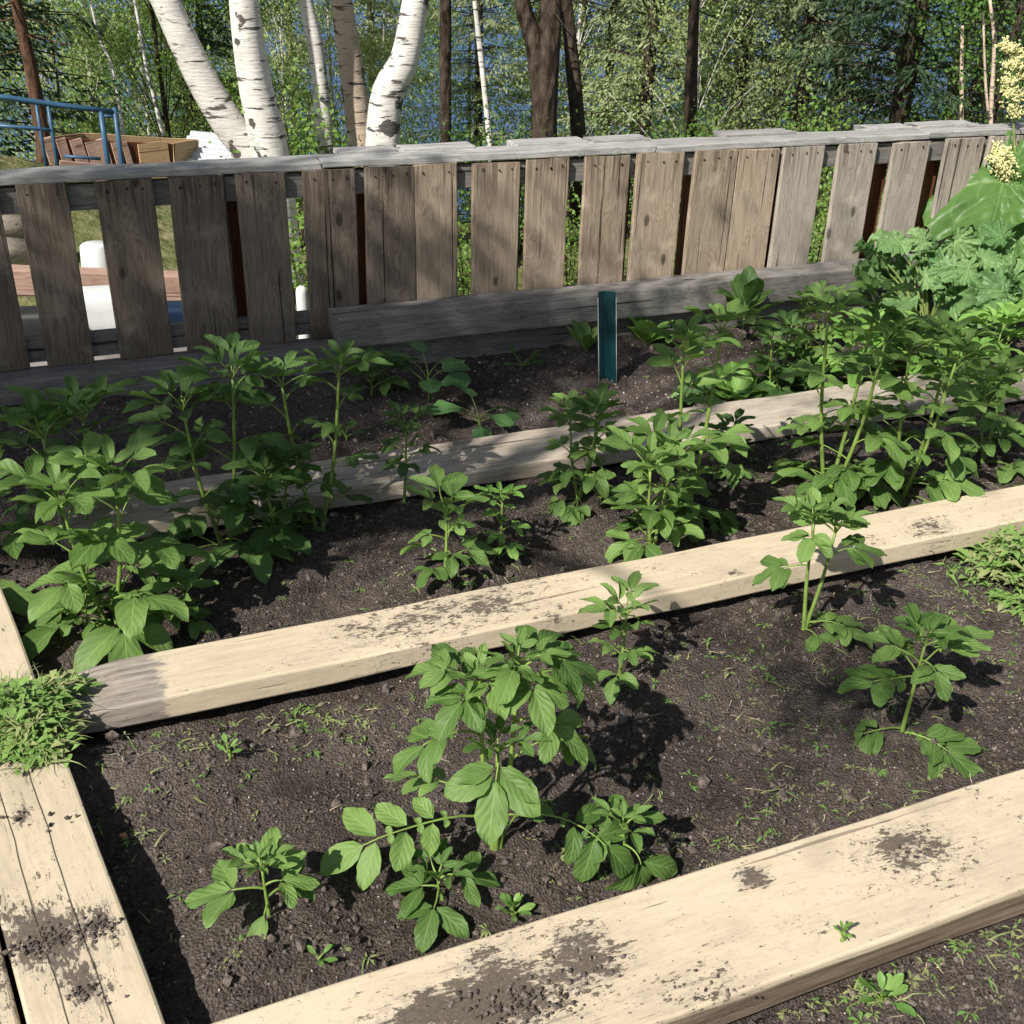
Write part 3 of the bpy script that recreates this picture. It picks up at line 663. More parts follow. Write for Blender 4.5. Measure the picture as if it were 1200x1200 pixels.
potato('small light green potato seedling beside the broad leaved central one', 583, 662, 572, nst=1, ls_px=28, spread=44, seed=31, nleaf=8, mat='leafyg')
potato('potato plant standing before the far plank at the centre', 677, 600, 462, nst=3, ls_px=38, spread=62, seed=32, nleaf=7)
potato('large bushy potato plant with big rounded leaflets right of centre', 762, 655, 505, nst=2, ls_px=58, spread=92, seed=33, nleaf=8)
potato('tall potato plant rising over the far plank right of the teal strip', 798, 618, 365, nst=2, ls_px=46, spread=88, seed=34, nleaf=9)
potato('tall leafy potato plant with long pale stems at the right of the middle bed', 968, 590, 332, nst=3, ls_px=42, spread=88, seed=35, nleaf=9, lowfrac=.2)
potato('tall dense potato plant just right of the long stemmed one', 1052, 592, 375, nst=3, ls_px=42, spread=88, seed=36, nleaf=9, lowfrac=.2)
potato('potato plant at the right edge behind the middle plank end', 1150, 545, 420, nst=2, ls_px=38, spread=75, seed=37, nleaf=7)
potato('small dark potato shoot between the two tallest plants and the middle plank', 850, 560, 490, nst=1, ls_px=36, spread=50, seed=38, nleaf=5, mat='leafdk')
# --- back bed ---------------------------------------------------------------
potato('shaded potato plant in the back bed at the end of the heavy beam', 435, 465, 420, nst=1, ls_px=42, spread=58, seed=41, nleaf=5, mat='leafdk', group='potato plants in the back bed')
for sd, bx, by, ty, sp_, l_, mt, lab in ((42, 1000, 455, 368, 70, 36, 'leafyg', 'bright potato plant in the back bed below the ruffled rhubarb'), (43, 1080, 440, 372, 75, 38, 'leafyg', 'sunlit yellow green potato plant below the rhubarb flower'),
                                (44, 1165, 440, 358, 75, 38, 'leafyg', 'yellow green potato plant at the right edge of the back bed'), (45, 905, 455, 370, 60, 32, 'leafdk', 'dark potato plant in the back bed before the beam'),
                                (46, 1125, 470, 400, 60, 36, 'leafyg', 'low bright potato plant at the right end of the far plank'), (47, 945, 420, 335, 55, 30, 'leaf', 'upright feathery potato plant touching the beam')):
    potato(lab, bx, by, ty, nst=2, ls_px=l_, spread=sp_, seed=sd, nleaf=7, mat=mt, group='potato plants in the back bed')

def rosette(name, label, bx, by, n, L_px, shape='round', wr=.85, el=(20, 60), petiole=.8, mat='round', seed=1, cat='seedling', group=None, stalk=.0, droop=.4, ruffle=.05, fold=.15):
    random.seed(seed); base = at(bx, by); base[2] = soilz(base[0], base[1])-.003; px = np.linalg.norm(base-CAM)/FPX; L = L_px*px
    root = thing(name, label, cat, base, 0, group)
    if stalk:
        mb = MB(); tube(mb, [(0, 0, -.01), (0.004, 0, stalk*px*.5), (0, .003, stalk*px)], [.003, .0028, .002], 6); mb.build('stem', M['stem'], root)
    for i in range(n):
        mb = MB(); az = i*2.4+random.uniform(-.3, .3); e = A(random.uniform(*el)); z0 = (stalk*px)*(.35+.65*(i+1)/n) if stalk else .002
        pl = petiole*L*random.uniform(.6, 1.1)
        d = np.array([math.cos(az)*math.cos(e), math.sin(az)*math.cos(e), math.sin(e)]); p0 = np.array([0, 0, z0]); p1 = p0+d*pl
        if pl > .002: tube(mb, [p0, (p0+p1)/2+[0, 0, .1*pl], p1], [.0018, .0016, .0014], 5, 1, cap=False)
        small_leaf(mb, p1, az, e-A(25 if shape == 'round' else 5), L*random.uniform(.75, 1.1), wr, droop*random.uniform(.6, 1.4), shape, fold=fold, ruffle=ruffle)
        mb.build('leaf', [M[mat], M['stem']], root)
    return root
rosette('squash_seedling', 'round leaved seedling in the shaded back bed, taller of two', 502, 472, 7, 34, seed=51, stalk=38, group='round leaved seedlings in the back bed')
rosette('squash_seedling', 'round leaved seedling at the back edge of the far plank, lower of two', 560, 500, 7, 36, seed=52, stalk=14, group='round leaved seedlings in the back bed', el=(5, 40))
rosette('seedling', 'tiny dark seedling alone in the middle of the back bed', 612, 432, 6, 18, 'narrow', .6, seed=53, mat='leafdk')
rosette('seedling', 'faint small seedling in the shade right of the tall shaded stem', 405, 515, 6, 15, 'narrow', .6, seed=54, mat='leafdk', stalk=12)
rosette('spinach_plant', 'small upright spinach plant left of the teal strip', 687, 418, 7, 34, 'narrow', .42, (50, 85), .15, 'leaf', 55, 'spinach', droop=.2)
rosette('spinach_plant', 'spinach plant right of the teal strip with glossy upright leaves', 757, 405, 9, 38, 'narrow', .5, (35, 80), .2, 'leafyg', 56, 'spinach')
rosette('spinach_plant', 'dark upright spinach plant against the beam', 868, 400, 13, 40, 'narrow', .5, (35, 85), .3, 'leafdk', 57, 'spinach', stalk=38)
rosette('lettuce_plant', 'loose green lettuce in the back bed left of the tallest potato plants', 862, 462, 13, 42, 'narrow', .7, (15, 80), .1, 'leafyg', 58, 'lettuce', ruffle=.14)
rosette('lettuce_plant', 'paler lettuce behind the far plank, nearer the teal strip', 808, 470, 9, 30, 'narrow', .7, (15, 75), .1, 'lettuce', 59, 'lettuce', ruffle=.14)
rosette('lettuce_plant', 'dark lettuce behind the tallest potato plants', 920, 455, 12, 38, 'narrow', .7, (15, 75), .1, 'leafdk', 60, 'lettuce', ruffle=.14)

# ------------------------------------------------------------------ rhubarb
NB, NR = 73, 14
def bigleaf(mb, o, f, n, R, mat=0, ruf=.08, cup=.15, seed=0, droop=.5):
    """broad ruffled leaf, radial grid around the stalk joint"""
    f = norm(f); r = norm(np.cross(f, n)); n = np.cross(r, f); V = []; U = []
    for i in range(NR+1):
        q = i/NR
        for j in range(NB):
            a = -PI+2*PI*j/(NB-1); lob = (1+.42*math.cos(a))*(1+.07*math.sin(5*a+seed)+.05*math.sin(9*a+seed*2))
            lob *= 1-.55*math.exp(-((abs(a)-PI)/.35)**2)
            rr = R*q*lob*.72
            x = rr*math.sin(a); y = rr*math.cos(a)+.0
            z = ruf*R*(q**2)*(math.sin(9*a+seed*3)*.7+.6*math.sin(17*a+seed))+cup*R*q*q-droop*max(0, y)**2/R*.9-.25*abs(x)**2/R
            z += R*.05*nz(x*26/R*.3+seed, y*26/R*.3, 1)*q*1.6+R*.03*nz(x*60/R*.3, y*60/R*.3+seed, 4)+ruf*R*.35*q**4*math.sin(29*a+seed)
            V.append(o+f*y+r*x+n*z); U.append((math.sin(a*2.5)*q, q))
    F = [[i*NB+j, i*NB+j+1, (i+1)*NB+j+1, (i+1)*NB+j] for i in range(NR) for j in range(NB-1)]
    mb.add(V, F, mat, U)
def rhubarb(label, base, spec, mat='rhub', group=None, name='rhubarb_plant', nrm=(-.1, -.75, .75)):
    root = thing(name, label, 'rhubarb' if 'rhub' in name else 'lettuce', base, 0, group)
    for k, (px, py, dd_, R, az, tilt, ruf) in enumerate(spec):
        p = atd(px, py, dd_)-base; mb = MB(); f = np.array([math.cos(A(az))*math.cos(A(tilt)), math.sin(A(az))*math.cos(A(tilt)), -math.sin(A(tilt))])
        up = np.array(nrm) if nrm else np.array([random.uniform(-.6, .4), random.uniform(-1, -.1), random.uniform(.2, 1)])
        mid = p*.5+np.array([0, 0, .12*np.linalg.norm(p)])
        mb.n; tube(mb, spline([(0.01*math.cos(k), .01*math.sin(k), 0), mid, p], 8), np.linspace(.012, .006, 9)*(1 if nrm else .6), 7, 1, .1, k)
        bigleaf(mb, p, f, up, R, 0, ruf, seed=k*1.7+len(spec)); mb.build('leaf', [M[mat], M['rstem']], root)
    return root
B = at(1175, 345); B[2] = 0
dB = math.hypot(B[0], B[1])
r1 = rhubarb('tall rhubarb with one big sunlit leaf held up against the fence', B, [(1176, 212, dB-.12, .35, 176, 4, .10), (1150, 200, dB-.02, .17, 165, -25, .06), (1225, 235, dB-.1, .24, 20, -20, .06), (1185, 315, dB+.10, .20, 100, -20, .06), (1215, 340, dB-.25, .2, 300, 5, .06), (1120, 262, dB+.02, .14, 200, 10, .07), (1140, 205, dB+.03, .20, 170, -30, .12), (1185, 262, dB-.16, .24, 215, 20, .12), (1200, 195, dB+.02, .22, 60, -40, .12), (1160, 285, dB-.05, .20, 250, 10, .14)])
def panicle(root, pts, w, seed, i0):
    random.seed(seed); pts = spline(pts, 14); mb = MB(); tube(mb, pts, np.linspace(.009, .003, 15), 6); 
    top = len(pts)
    fl = []
    for i in range(i0, top):
        for _ in range(12):
            a = random.uniform(0, 6.28); ln = w*random.uniform(.3, 1)*(1-.4*(i-i0)/(top-i0)); e = random.uniform(.2, 1.0)
            q = pts[i]+np.array([math.cos(a)*math.cos(e), math.sin(a)*math.cos(e), math.sin(e)])*ln
            tube(mb, [pts[i], q], [.0018, .001], 4, cap=False)
            for s in range(22): fl.append(pts[i]+(q-pts[i])*random.uniform(.25, 1.05)+rng.normal(size=3)*.008)
    mb.build('flower_stalk', M['rstem'], root)
    m2 = MB(); crumbs(m2, np.array(fl), rng.uniform(.0025, .0055, len(fl))); m2.build('flower_cluster', M['cream'], root, smooth=False)
q = lambda x, y, d: atd(x, y, d)-B
panicle(r1, [(0, 0, 0), q(1192, 260, dB), q(1188, 150, dB), q(1186, 60, dB+.02)], .12, 3, 10)
panicle(r1, [(0.02, 0, 0), q(1178, 290, dB-.12), q(1172, 230, dB-.12), q(1172, 182, dB-.12)], .10, 4, 11)
mb = MB(); lathe(mb, [(.001, -.02), (.014, -.012), (.018, .0), (.014, .014), (.004, .024), (.0005, .026)], 12, c=tuple(q(1193, 300, dB-.2))); tube(mb, [(0, 0, 0), q(1193, 318, dB-.2)*.6+[0, 0, .02], q(1193, 305, dB-.2)], .005, 6, 1); mb.build('bud', [M['bud'], M['rstem']], r1)
B2 = at(1085, 395); B2[2] = 0; d2 = math.hypot(B2[0], B2[1])
random.seed(5); spec = []
for i in range(44):
    x, y = random.uniform(1020, 1190), random.uniform(278, 385)
    if x < 1045 and y < 290: y += 25
    spec.append((x, y, d2+random.uniform(-.16, .14)-(y-330)*.0012, random.uniform(.065, .125), random.uniform(0, 360), random.uniform(-40, 40), random.uniform(.15, .26)))
rhubarb('ruffled pale green leafy clump in front of the rhubarb beside the beam end', B2, spec, 'lettuce', name='ruffled_lettuce_clump', nrm=None)

# ------------------------------------------------------------------ weeds
def sprig(mb, p, s, n=6, mat=0, up=.3, lw=.28):
    for i in range(n):
        az = random.uniform(0, 6.28); e = random.uniform(0, up)
        f = np.array([math.cos(az)*math.cos(e), math.sin(az)*math.cos(e), math.sin(e)]); L = s*random.uniform(.5, 1.1); wv = L*lw*random.uniform(.6, 1.2)
        r = norm(np.cross(f, [0, 0, 1.])); a = p+f*s*.1
        b = a+f*L*.55; c_ = a+f*L+np.array([0, 0, -.25*L])
        V = [a, b+r*wv/2+[0, 0, .06*L], c_, b-r*wv/2+[0, 0, .06*L], b]
        mb.add(V, [[0, 1, 4], [1, 2, 4], [2, 3, 4], [3, 0, 4]], mat)
def blade(mb, p, L, w, mat=0, flat=.2):
    az = random.uniform(0, 6.28); pts = []; e = random.uniform(flat*.3, flat*2)
    q_ = np.array(p, float); V = []
    for i in range(5):
        t = i/4; r = np.array([-math.sin(az), math.cos(az), .2]); ww = w*(1-t)**.6*.5
        V += [q_-r*ww, q_+r*ww]; q_ = q_+np.array([math.cos(az)*math.cos(e), math.sin(az)*math.cos(e), math.sin(e)])*L/4; az += random.uniform(-.4, .4); e -= .35*flat*2
        q_[2] = max(q_[2], p[2]-.002)
    mb.add(V, [[2*i, 2*i+1, 2*i+3, 2*i+2] for i in range(4)], mat)
random.seed(33)
mb = MB(); cnt = 0
def wz(x, y): return soilz(x, y)+.003
def weedspot(x, y, sx, sy, n, smin=.008, smax=.022):
    for _ in range(n):
        p = at(x+random.gauss(0, sx), y+random.gauss(0, sy)); u, v = UV(p)
        if not inbed(u, v): continue
        p[2] = wz(p[0], p[1]); s = random.uniform(smin, smax)
        k = random.random()
        if k < .6: sprig(mb, p, s, random.randint(3, 8), 0 if random.random() < .55 else 1)
        elif k < .85: blade(mb, p, s*2.4, .0035, random.choice((0, 1, 1)))
        else: blade(mb, p, s*2.2, .0022, 2, .05)
for a_ in ((400, 850, 70, 14, 75), (210, 905, 50, 25, 50), (150, 990, 25, 40, 22), (700, 1000, 60, 30, 24), (830, 900, 70, 60, 45), (960, 790, 60, 30, 45), (900, 840, 50, 20, 22), (1000, 700, 90, 30, 80), (1120, 690, 40, 20, 60),
           (1090, 840, 60, 50, 55), (880, 1000, 90, 22, 60), (1020, 930, 90, 20, 50), (820, 780, 70, 25, 45), (1170, 800, 30, 60, 35), (1000, 1165, 80, 25, 110), (1130, 1110, 60, 35, 90), (200, 1120, 60, 40, 18), (480, 1120, 60, 30, 16),
           (640, 655, 90, 25, 32), (860, 610, 110, 20, 60), (1050, 575, 90, 18, 70), (1120, 570, 60, 12, 40), (450, 690, 60, 30, 18), (620, 700, 60, 10, 20), (760, 430, 60, 20, 12), (330, 880, 60, 20, 22), (1000, 520, 200, 30, 50), (270, 700, 130, 20, 12)):
    weedspot(*a_)
tag(mb.build('ground_weeds', [M['weed'], M['wilt'], M['straw']]), None, kind='stuff')
mb = MB()
for _ in range(130):
    u, v = random.uniform(-.2, 3.4), random.uniform(.8, 3.7)
    if not inbed(u, v): continue
    p = W(u, v); p[2] = wz(p[0], p[1])+.001; blade(mb, p, random.uniform(.02, .06), .0022, 0, .04)
tag(mb.build('straw_bits', M['straw']), None, kind='stuff')
def weed_heap(label, c, rx, ry, h, n, z0, mats, seed, rot=0., k=1.15):
    random.seed(seed); mb = MB()
    for _ in range(n):
        a = random.uniform(0, 6.28); r = min(1.35, math.sqrt(random.random())*random.choice((1, 1, 1, random.uniform(1, 1.35)))); x, y = rx*r*math.cos(a)*(1+.25*math.sin(3*a+seed)), ry*r*math.sin(a)*(1+.2*math.sin(4*a+seed))
        x, y = x*math.cos(rot)-y*math.sin(rot), x*math.sin(rot)+y*math.cos(rot)
        z = z0+random.random()**.6*h*max(0, 1-r*r)*(.55+.9*abs(nz(x*22+seed, y*22)))*1.3+.004; p = np.array([x, y, z])
        if random.random() < .66: sprig(mb, p, random.uniform(.012, .036)*k, 5, random.choice((0, 0, 0, 1)), .7, .42)
        else: blade(mb, p, random.uniform(.04, .10), random.uniform(.0015, .003), random.choice((0, 1, 1)), .22)
    o = mb.build('weed_pile', mats, loc=c); return tag(o, label, 'weed pile', 'piles of pulled weeds')
weed_heap('heap of freshly pulled green weeds lying on the left board', at(18, 850, .09), .115, .13, .06, 1150, .0, [M['weed'], M['wilt']], 4)
weed_heap('bright leafy heap of pulled weeds on the soil at the right edge', at(1212, 685), .15, .22, .14, 760, .0, [M['weed'], M['wilt']], 5, k=1.7)
for nm, x, y, z, n_, lpx, stk, lab in (('weed_seedling', 270, 905, 0, 7, 15, 22, 'upright green weed seedling near the left end of the front bed'), ('weed_seedling', 600, 1082, 0, 16, 20, 14, 'feathery green weed clump before the front plank at the centre'),
                               ('weed_sprig', 985, 1103, .09, 9, 10, 16, 'little green sprig lying on the front plank at the right'), ('weed_seedling', 375, 1135, 0, 4, 16, 8, 'tiny two leaved weed left of the front plank'),
                               ('weed_seedling', 1030, 1185, 0, 10, 24, 8, 'broad leaved weed in the soil below the front plank')):
    r = rosette(nm, lab, x, y, n_, lpx, 'narrow', .45, (10, 80), .4, 'weed', int(x), 'weed', stalk=stk)
    if z: r.location = at(x, y, z)
# red-brown chip
pc = at(146, 985); mb = MB(); crumbs(mb, np.array([[0, 0, .004]]), np.array([.009])); tag(mb.build('clay_shard', M['bud'], loc=(pc[0], pc[1], soilz(pc[0], pc[1])), smooth=False), 'small reddish shard in the soil beside the left board', 'shard')

# ------------------------------------------------------------------ trees
def leafquads(mb, C, sz, mat=0):
    n = len(C); d = rng.normal(size=(n, 3)); d[:, 2] -= .3; d /= np.linalg.norm(d, axis=1)[:, None]
    e = rng.normal(size=(n, 3)); e -= (e*d).sum(1)[:, None]*d; e /= np.linalg.norm(e, axis=1)[:, None]
    s = sz*rng.uniform(.6, 1.2, (n, 1)); nn_ = np.cross(d, e)
    V = np.stack([C, C+d*s*.5+e*s*.36+nn_*s*.08, C+d*s, C+d*s*.5-e*s*.36+nn_*s*.08], 1).reshape(-1, 3)
    mb.add(V, (np.arange(n)*4)[:, None]+np.array([[0, 1, 2, 3]]), mat)
def clumps(nc, R, Hh, per, z0=0, cr=.28, shell=.5, taper=.5):
    P_ = []
    for _ in range(nc):
        t = random.random(); a = random.uniform(0, 6.28); rr = R*(shell+(1-shell)*random.random())*math.sin(PI*min(1, .12+.88*t)**taper)*random.uniform(.6, 1.1)
        c = np.array([rr*math.cos(a), rr*math.sin(a), z0+Hh*t]); m = int(per*random.uniform(.4, 1.6))
        q_ = rng.normal(size=(m, 3))*cr*random.uniform(.5, 1.3)*np.array([1, 1, .7]); P_.append((c, c+q_))
    return P_
def leafy_tree_mesh(H, R, z0, nc, per, leaf, seed, trunk_r, bark, lmat, cr=.3, bend=.3):
    random.seed(seed); CL = clumps(nc, R, H-z0, per, z0, cr)
    tp = spline([(0, 0, -.3), (bend*.3*math.cos(seed), .1, H*.25), (bend*math.cos(seed), bend*math.sin(seed), H*.6), (0, 0, H*.97)], 14)
    mt = MB(); tube(mt, tp, np.linspace(trunk_r, trunk_r*.15, 15), 8, 0, .15, seed)
    for c, _ in CL[::2]:
        i = max(1, min(13, int((c[2]-.4)/H*14))); st = tp[i]; tube(mt, [st, st*.5+c*.5+[0, 0, .15], c], [trunk_r*.16, trunk_r*.1, .004], 4, cap=False)
    mc = MB(); leafquads(mc, np.concatenate([q_ for _, q_ in CL]), leaf); return mt, mc
def mk_tree(name, label, loc, mt, mc, bark, lmat, group, cat='tree', rz=0.):
    r = thing(name, label, cat, loc, rz, group); mt.build('trunk', bark, r); mc.build('crown', lmat, r, smooth=False); return r
def spruce_mesh(H, R, seed, z0=.6, trunk_r=.12, dens=1.0, droop=.35, nl=.10):
    random.seed(seed); mt = MB(); tube(mt, spline([(0, 0, -.5), (.05, .03, H*.4), (0, 0, H)], 12), np.linspace(trunk_r, .02, 13), 9, 0, .12, seed)
    C = []; D = []
    z = z0
    while z < H*.98:
        f = (z-z0)/(H-z0); L0 = R*(1-f)**.75*(.55+.45*min(1, f*6))
        for k in range(random.randint(4, 6)):
            a = random.uniform(0, 6.28); L = L0*random.uniform(.55, 1.15); 
            if random.random() < .12: continue
            n_ = 7; p = np.array([0, 0, z+random.uniform(-.08, .08)]); e = random.uniform(-.05, .35); pts = [p]
            for i in range(n_):
                p = p+np.array([math.cos(a)*math.cos(e), math.sin(a)*math.cos(e), math.sin(e)])*L/n_; e -= droop*1.5/n_*(1 if i < 4 else -.6); pts.append(p)
            pts = np.array(pts); tube(mt, pts[::2], np.linspace(.014, .005, len(pts[::2])), 3, cap=False)
            m = int(55*dens*(L/R+.3))
            for _ in range(m):
                t = random.random()**.7; i = t*n_; j = min(int(i), n_-1); q_ = pts[j]*(1-(i-j))+pts[j+1]*(i-j)
                sg = random.choice((-1, 1)); b = a+sg*random.uniform(.5, 1.2); off = random.random()*L*.30*(1.05-t*.75)
                dr = np.array([math.cos(b), math.sin(b), -.35-random.random()*.7])
                C.append(q_+dr*off+[0, 0, random.uniform(-.03, .01)]); D.append(norm(dr+rng.normal(size=3)*.25))
        z += .20/dens**.3*random.uniform(.7, 1.3)
    C = np.array(C); D = np.array(D); n = len(C); e = np.cross(D, rng.normal(size=(n, 3))); e /= np.linalg.norm(e, axis=1)[:, None]
    s = nl*rng.uniform(.6, 1.5, (n, 1)); w = s*.15
    V = np.stack([C-e*w*.5, C+D*s*.5-e*w, C+D*s, C+D*s*.5+e*w], 1).reshape(-1, 3)
    mc = MB(); mc.add(V, (np.arange(n)*4)[:, None]+np.array([[0, 1, 2, 3]])); return mt, mc
def gp_(x, d):
    p = atd(x, 170, d); return np.array([p[0], p[1], terrain(p[0], p[1])])

# trunks close behind the fence; px path, distance, px width
NEAR = [
 ('birch_tree', 'white birch trunk leaning left, leftmost of the birches behind the fence', [(150, -90), (192, 0), (236, 90), (268, 145), (300, 200)], 6.6, 40, 'birch', 'birch'),
 ('birch_tree', 'straight white birch with a dark upper trunk, second from the left', [(283, -90), (285, 0), (297, 90), (320, 200)], 6.5, 42, 'birch', 'birch'),
 ('birch_tree', 'thin forked birch trunk, third from the left', [(345, -90), (358, 0), (372, 70), (384, 200)], 7.4, 20, 'birch', 'birch'),
 ('birch_tree', 'peach coloured birch trunk, fourth from the left', [(392, -90), (400, 0), (413, 90), (426, 200)], 7.0, 30, 'birch2', 'birch'),
 ('birch_tree', 'bright white birch trunk with a bend near its foot', [(500, -90), (487, 0), (474, 70), (453, 115), (448, 200)], 6.4, 39, 'birch', 'birch'),
 ('spruce_tree', 'straight dark trunk right of the bent white birch', [(521, -90), (522, 0), (522, 200)], 9.5, 14, 'bark', 'spruce'),
 ('spruce_tree', 'thick dark double trunk behind the middle of the fence', [(640, -90), (646, 0), (640, 90), (637, 200)], 8.0, 30, 'bark', 'spruce'),
 ('spruce_tree', 'slimmer dark trunk just right of the thick double trunk', [(652, -90), (663, 0), (672, 90), (681, 200)], 8.5, 18, 'bark', 'spruce'),
 ('spruce_tree', 'lone straight dark trunk right of centre', [(817, -90), (814, 0), (810, 90), (808, 200)], 10.0, 15, 'bark', 'spruce'),
 ('spruce_tree', 'reddish leaning trunk at the far left beside the blue railing', [(5, -90), (18, 0), (36, 80), (50, 160), (52, 200)], 9.5, 16, 'barkred', 'spruce'),
 ('birch_tree', 'slender pale birch between the dark trunks', [(545, -90), (556, 0), (566, 90), (576, 200)], 12.0, 7, 'birch', 'birch'),
 ('dead_tree', 'bare pale dead pole at the right in front of the thicket', [(1128, 30), (1127, 80), (1126, 200)], 14.0, 5, 'birch2', 'snag'),
 ('birch_tree', 'very thin pale birch stem left of the leaning birch', [(110, 20), (130, 75), (141, 130), (150, 200)], 12.0, 4, 'birch', 'birch'),
 ('birch_tree', 'short curved pale birch stem above the metal sheets', [(168, 60), (182, 120), (192, 165), (194, 200)], 12.0, 5, 'birch', 'birch'),
 ('dead_tree', 'bare forked pale sapling beside the rhubarb flower', [(1160, 0), (1165, 50), (1162, 120), (1160, 200)], 12.0, 5, 'birch2', 'snag'),
]
for i, (nm, lab, path, d, wpx, bk, cat) in enumerate(NEAR):
    pts = [atd(x, y, d) for x, y in path]; b = pts[-1].copy(); gz = terrain(b[0], b[1]); base = np.array([b[0]+(b[0]-pts[-2][0])*.3, b[1], gz-.05])
    d3 = np.linalg.norm(pts[0]-CAM); r = wpx/2*d3/FPX
    full = [base]+pts[::-1]
    if cat != 'snag':
        up = norm(pts[0]-pts[1]); up = norm(up*.4+np.array([0, 0, 1.])); full += [pts[0]+up*1.6, pts[0]+up*3.4+np.array([.2*math.sin(i), .2, 0]), pts[0]+up*5.0]
    loc = base; P_ = spline(np.array(full)-loc, 34); n = len(P_)
    cur = np.linspace(0, 1, n); rr = r*(1.12-.85*cur) if cat != 'snag' else r*(1.1-.5*cur)
    tr = thing(nm, lab, cat if cat != 'snag' else 'dead tree', loc, 0, 'trunks standing behind the fence')
    mb = MB(); tube(mb, P_, rr, 14, 0, .16, i)
    random.seed(i)
    if False:          # knotty stubs
        for k in (8, 13, 17):
            a = random.uniform(0, 6.28); c = P_[k]; tube(mb, [c, c+np.array([math.cos(a), math.sin(a), .4])*r*1.5], [r*.3, r*.22], 6)
    if 'forked' in lab:
        c = P_[int(n*.42)]; tube(mb, spline([c, c+[-.12, .02, .35], c+[-.30, 0, 1.0]], 6), np.linspace(r*.7, r*.4, 7), 8, 0, .1)
    if 'double' in lab:
        c = hgt(base, 637, 150)-loc; tube(mb, spline([base*0, c, atd(628, 60, d)-loc, atd(611, 0, d)-loc, atd(590, -120, d)-loc], 10), np.linspace(r*.9, r*.45, 11), 12, 0, .15)
    if cat == 'spruce':
        for k in range(14, n, 1):
            if P_[k][2]+loc[2] < -.2: continue
            for _ in range(2):
                a = random.uniform(0, 6.28); L = random.uniform(.15, .5); tube(mb, [P_[k], P_[k]+np.array([math.cos(a), math.sin(a), -.25])*L], [.007, .003], 4, cap=False)
    mb.build('trunk', M[bk], tr)
    if cat != 'snag' and wpx > 6:
        Pt = P_[-1]; CL = []
        for _ in range(14 if cat == 'birch' else 6):
            k = random.randint(int(n*.72), n-1); a = random.uniform(0, 6.28); q_ = P_[k]+np.array([math.cos(a), math.sin(a), .3])*random.uniform(.2, 1.0)
            CL.append(q_+rng.normal(size=(90, 3))*.2)
        mc = MB(); leafquads(mc, np.concatenate(CL), .055); mc.build('crown', M['birch_l'] if cat == 'birch' else M['spruce_d'], tr, smooth=False)

# forest on the slope
TL = [leafy_tree_mesh(9, 1.7, 1.0, 120, 170, .048, 1, .05, None, None, .24), leafy_tree_mesh(7.5, 1.4, .6, 100, 170, .046, 2, .045, None, None, .22)]
TS = [spruce_mesh(12, 1.25, 3, dens=1.7, nl=.075), spruce_mesh(10, 1.5, 4, dens=2.2, nl=.08)]
G = 'trees in the thicket on the slope'
lt = [mk_tree('leafy_tree', 'young light green leafy tree in the thicket on the slope', gp_(100, 15), *TL[0], M['birch'], M['birch_l'], G),
      mk_tree('leafy_tree', 'bushy green leafy tree in the thicket on the slope', gp_(200, 13.5), *TL[1], M['bark'], M['shrub_l'], G)]
st = [mk_tree('spruce_tree', 'narrow light green spruce in the thicket on the slope', gp_(750, 16), *TS[0], M['bark'], M['spruce_l'], G, 'spruce'),
      mk_tree('spruce_tree', 'broad dark spruce, darkest and fullest at the right', gp_(1045, 15), *TS[1], M['bark'], M['spruce_d'], 'dark spruce', 'spruce')]
st[1].scale = (1.25,)*3
random.seed(12)
for k, (x, d) in enumerate(((70, 19), (150, 18), (225, 19), (120, 25), (330, 21), (215, 23), (395, 18), (570, 20), (905, 19), (1150, 18), (1190, 22), (1240, 17), (280, 27), (840, 19), (660, 18), (770, 19), (980, 18), (60, 15), (170, 15), (250, 15), (820, 15), (505, 21), (470, 18), (1150, 14))):
    copy_thing(lt[k % 2], gp_(x, d), random.uniform(0, 6.28), random.uniform(.8, 1.1))
for k, (x, d, s) in enumerate(((705, 19, 1), (860, 17, 1), (935, 16, 1.1), (975, 19, 1.1), (625, 22, 1), (560, 17, .8), (1105, 20, 1.15), (440, 21, 1), (350, 24, 1.1), (1180, 26, 1.2), (800, 24, .9), (1130, 15.5, .6), (740, 21, 1.1), (900, 20, 1.1), (680, 26, 1.2), (840, 28, 1.2))):
    copy_thing(st[0], gp_(x, d), random.uniform(0, 6.28), s)
dk = copy_thing(st[1], gp_(250, 16.5), 2.0, .75, 'shorter dark spruce behind the leaning white birches', 'dark spruce')
copy_thing(st[1], gp_(-30, 12), 1.0, 1.0, 'dark spruce at the far left edge overhanging the railing', 'dark spruce')
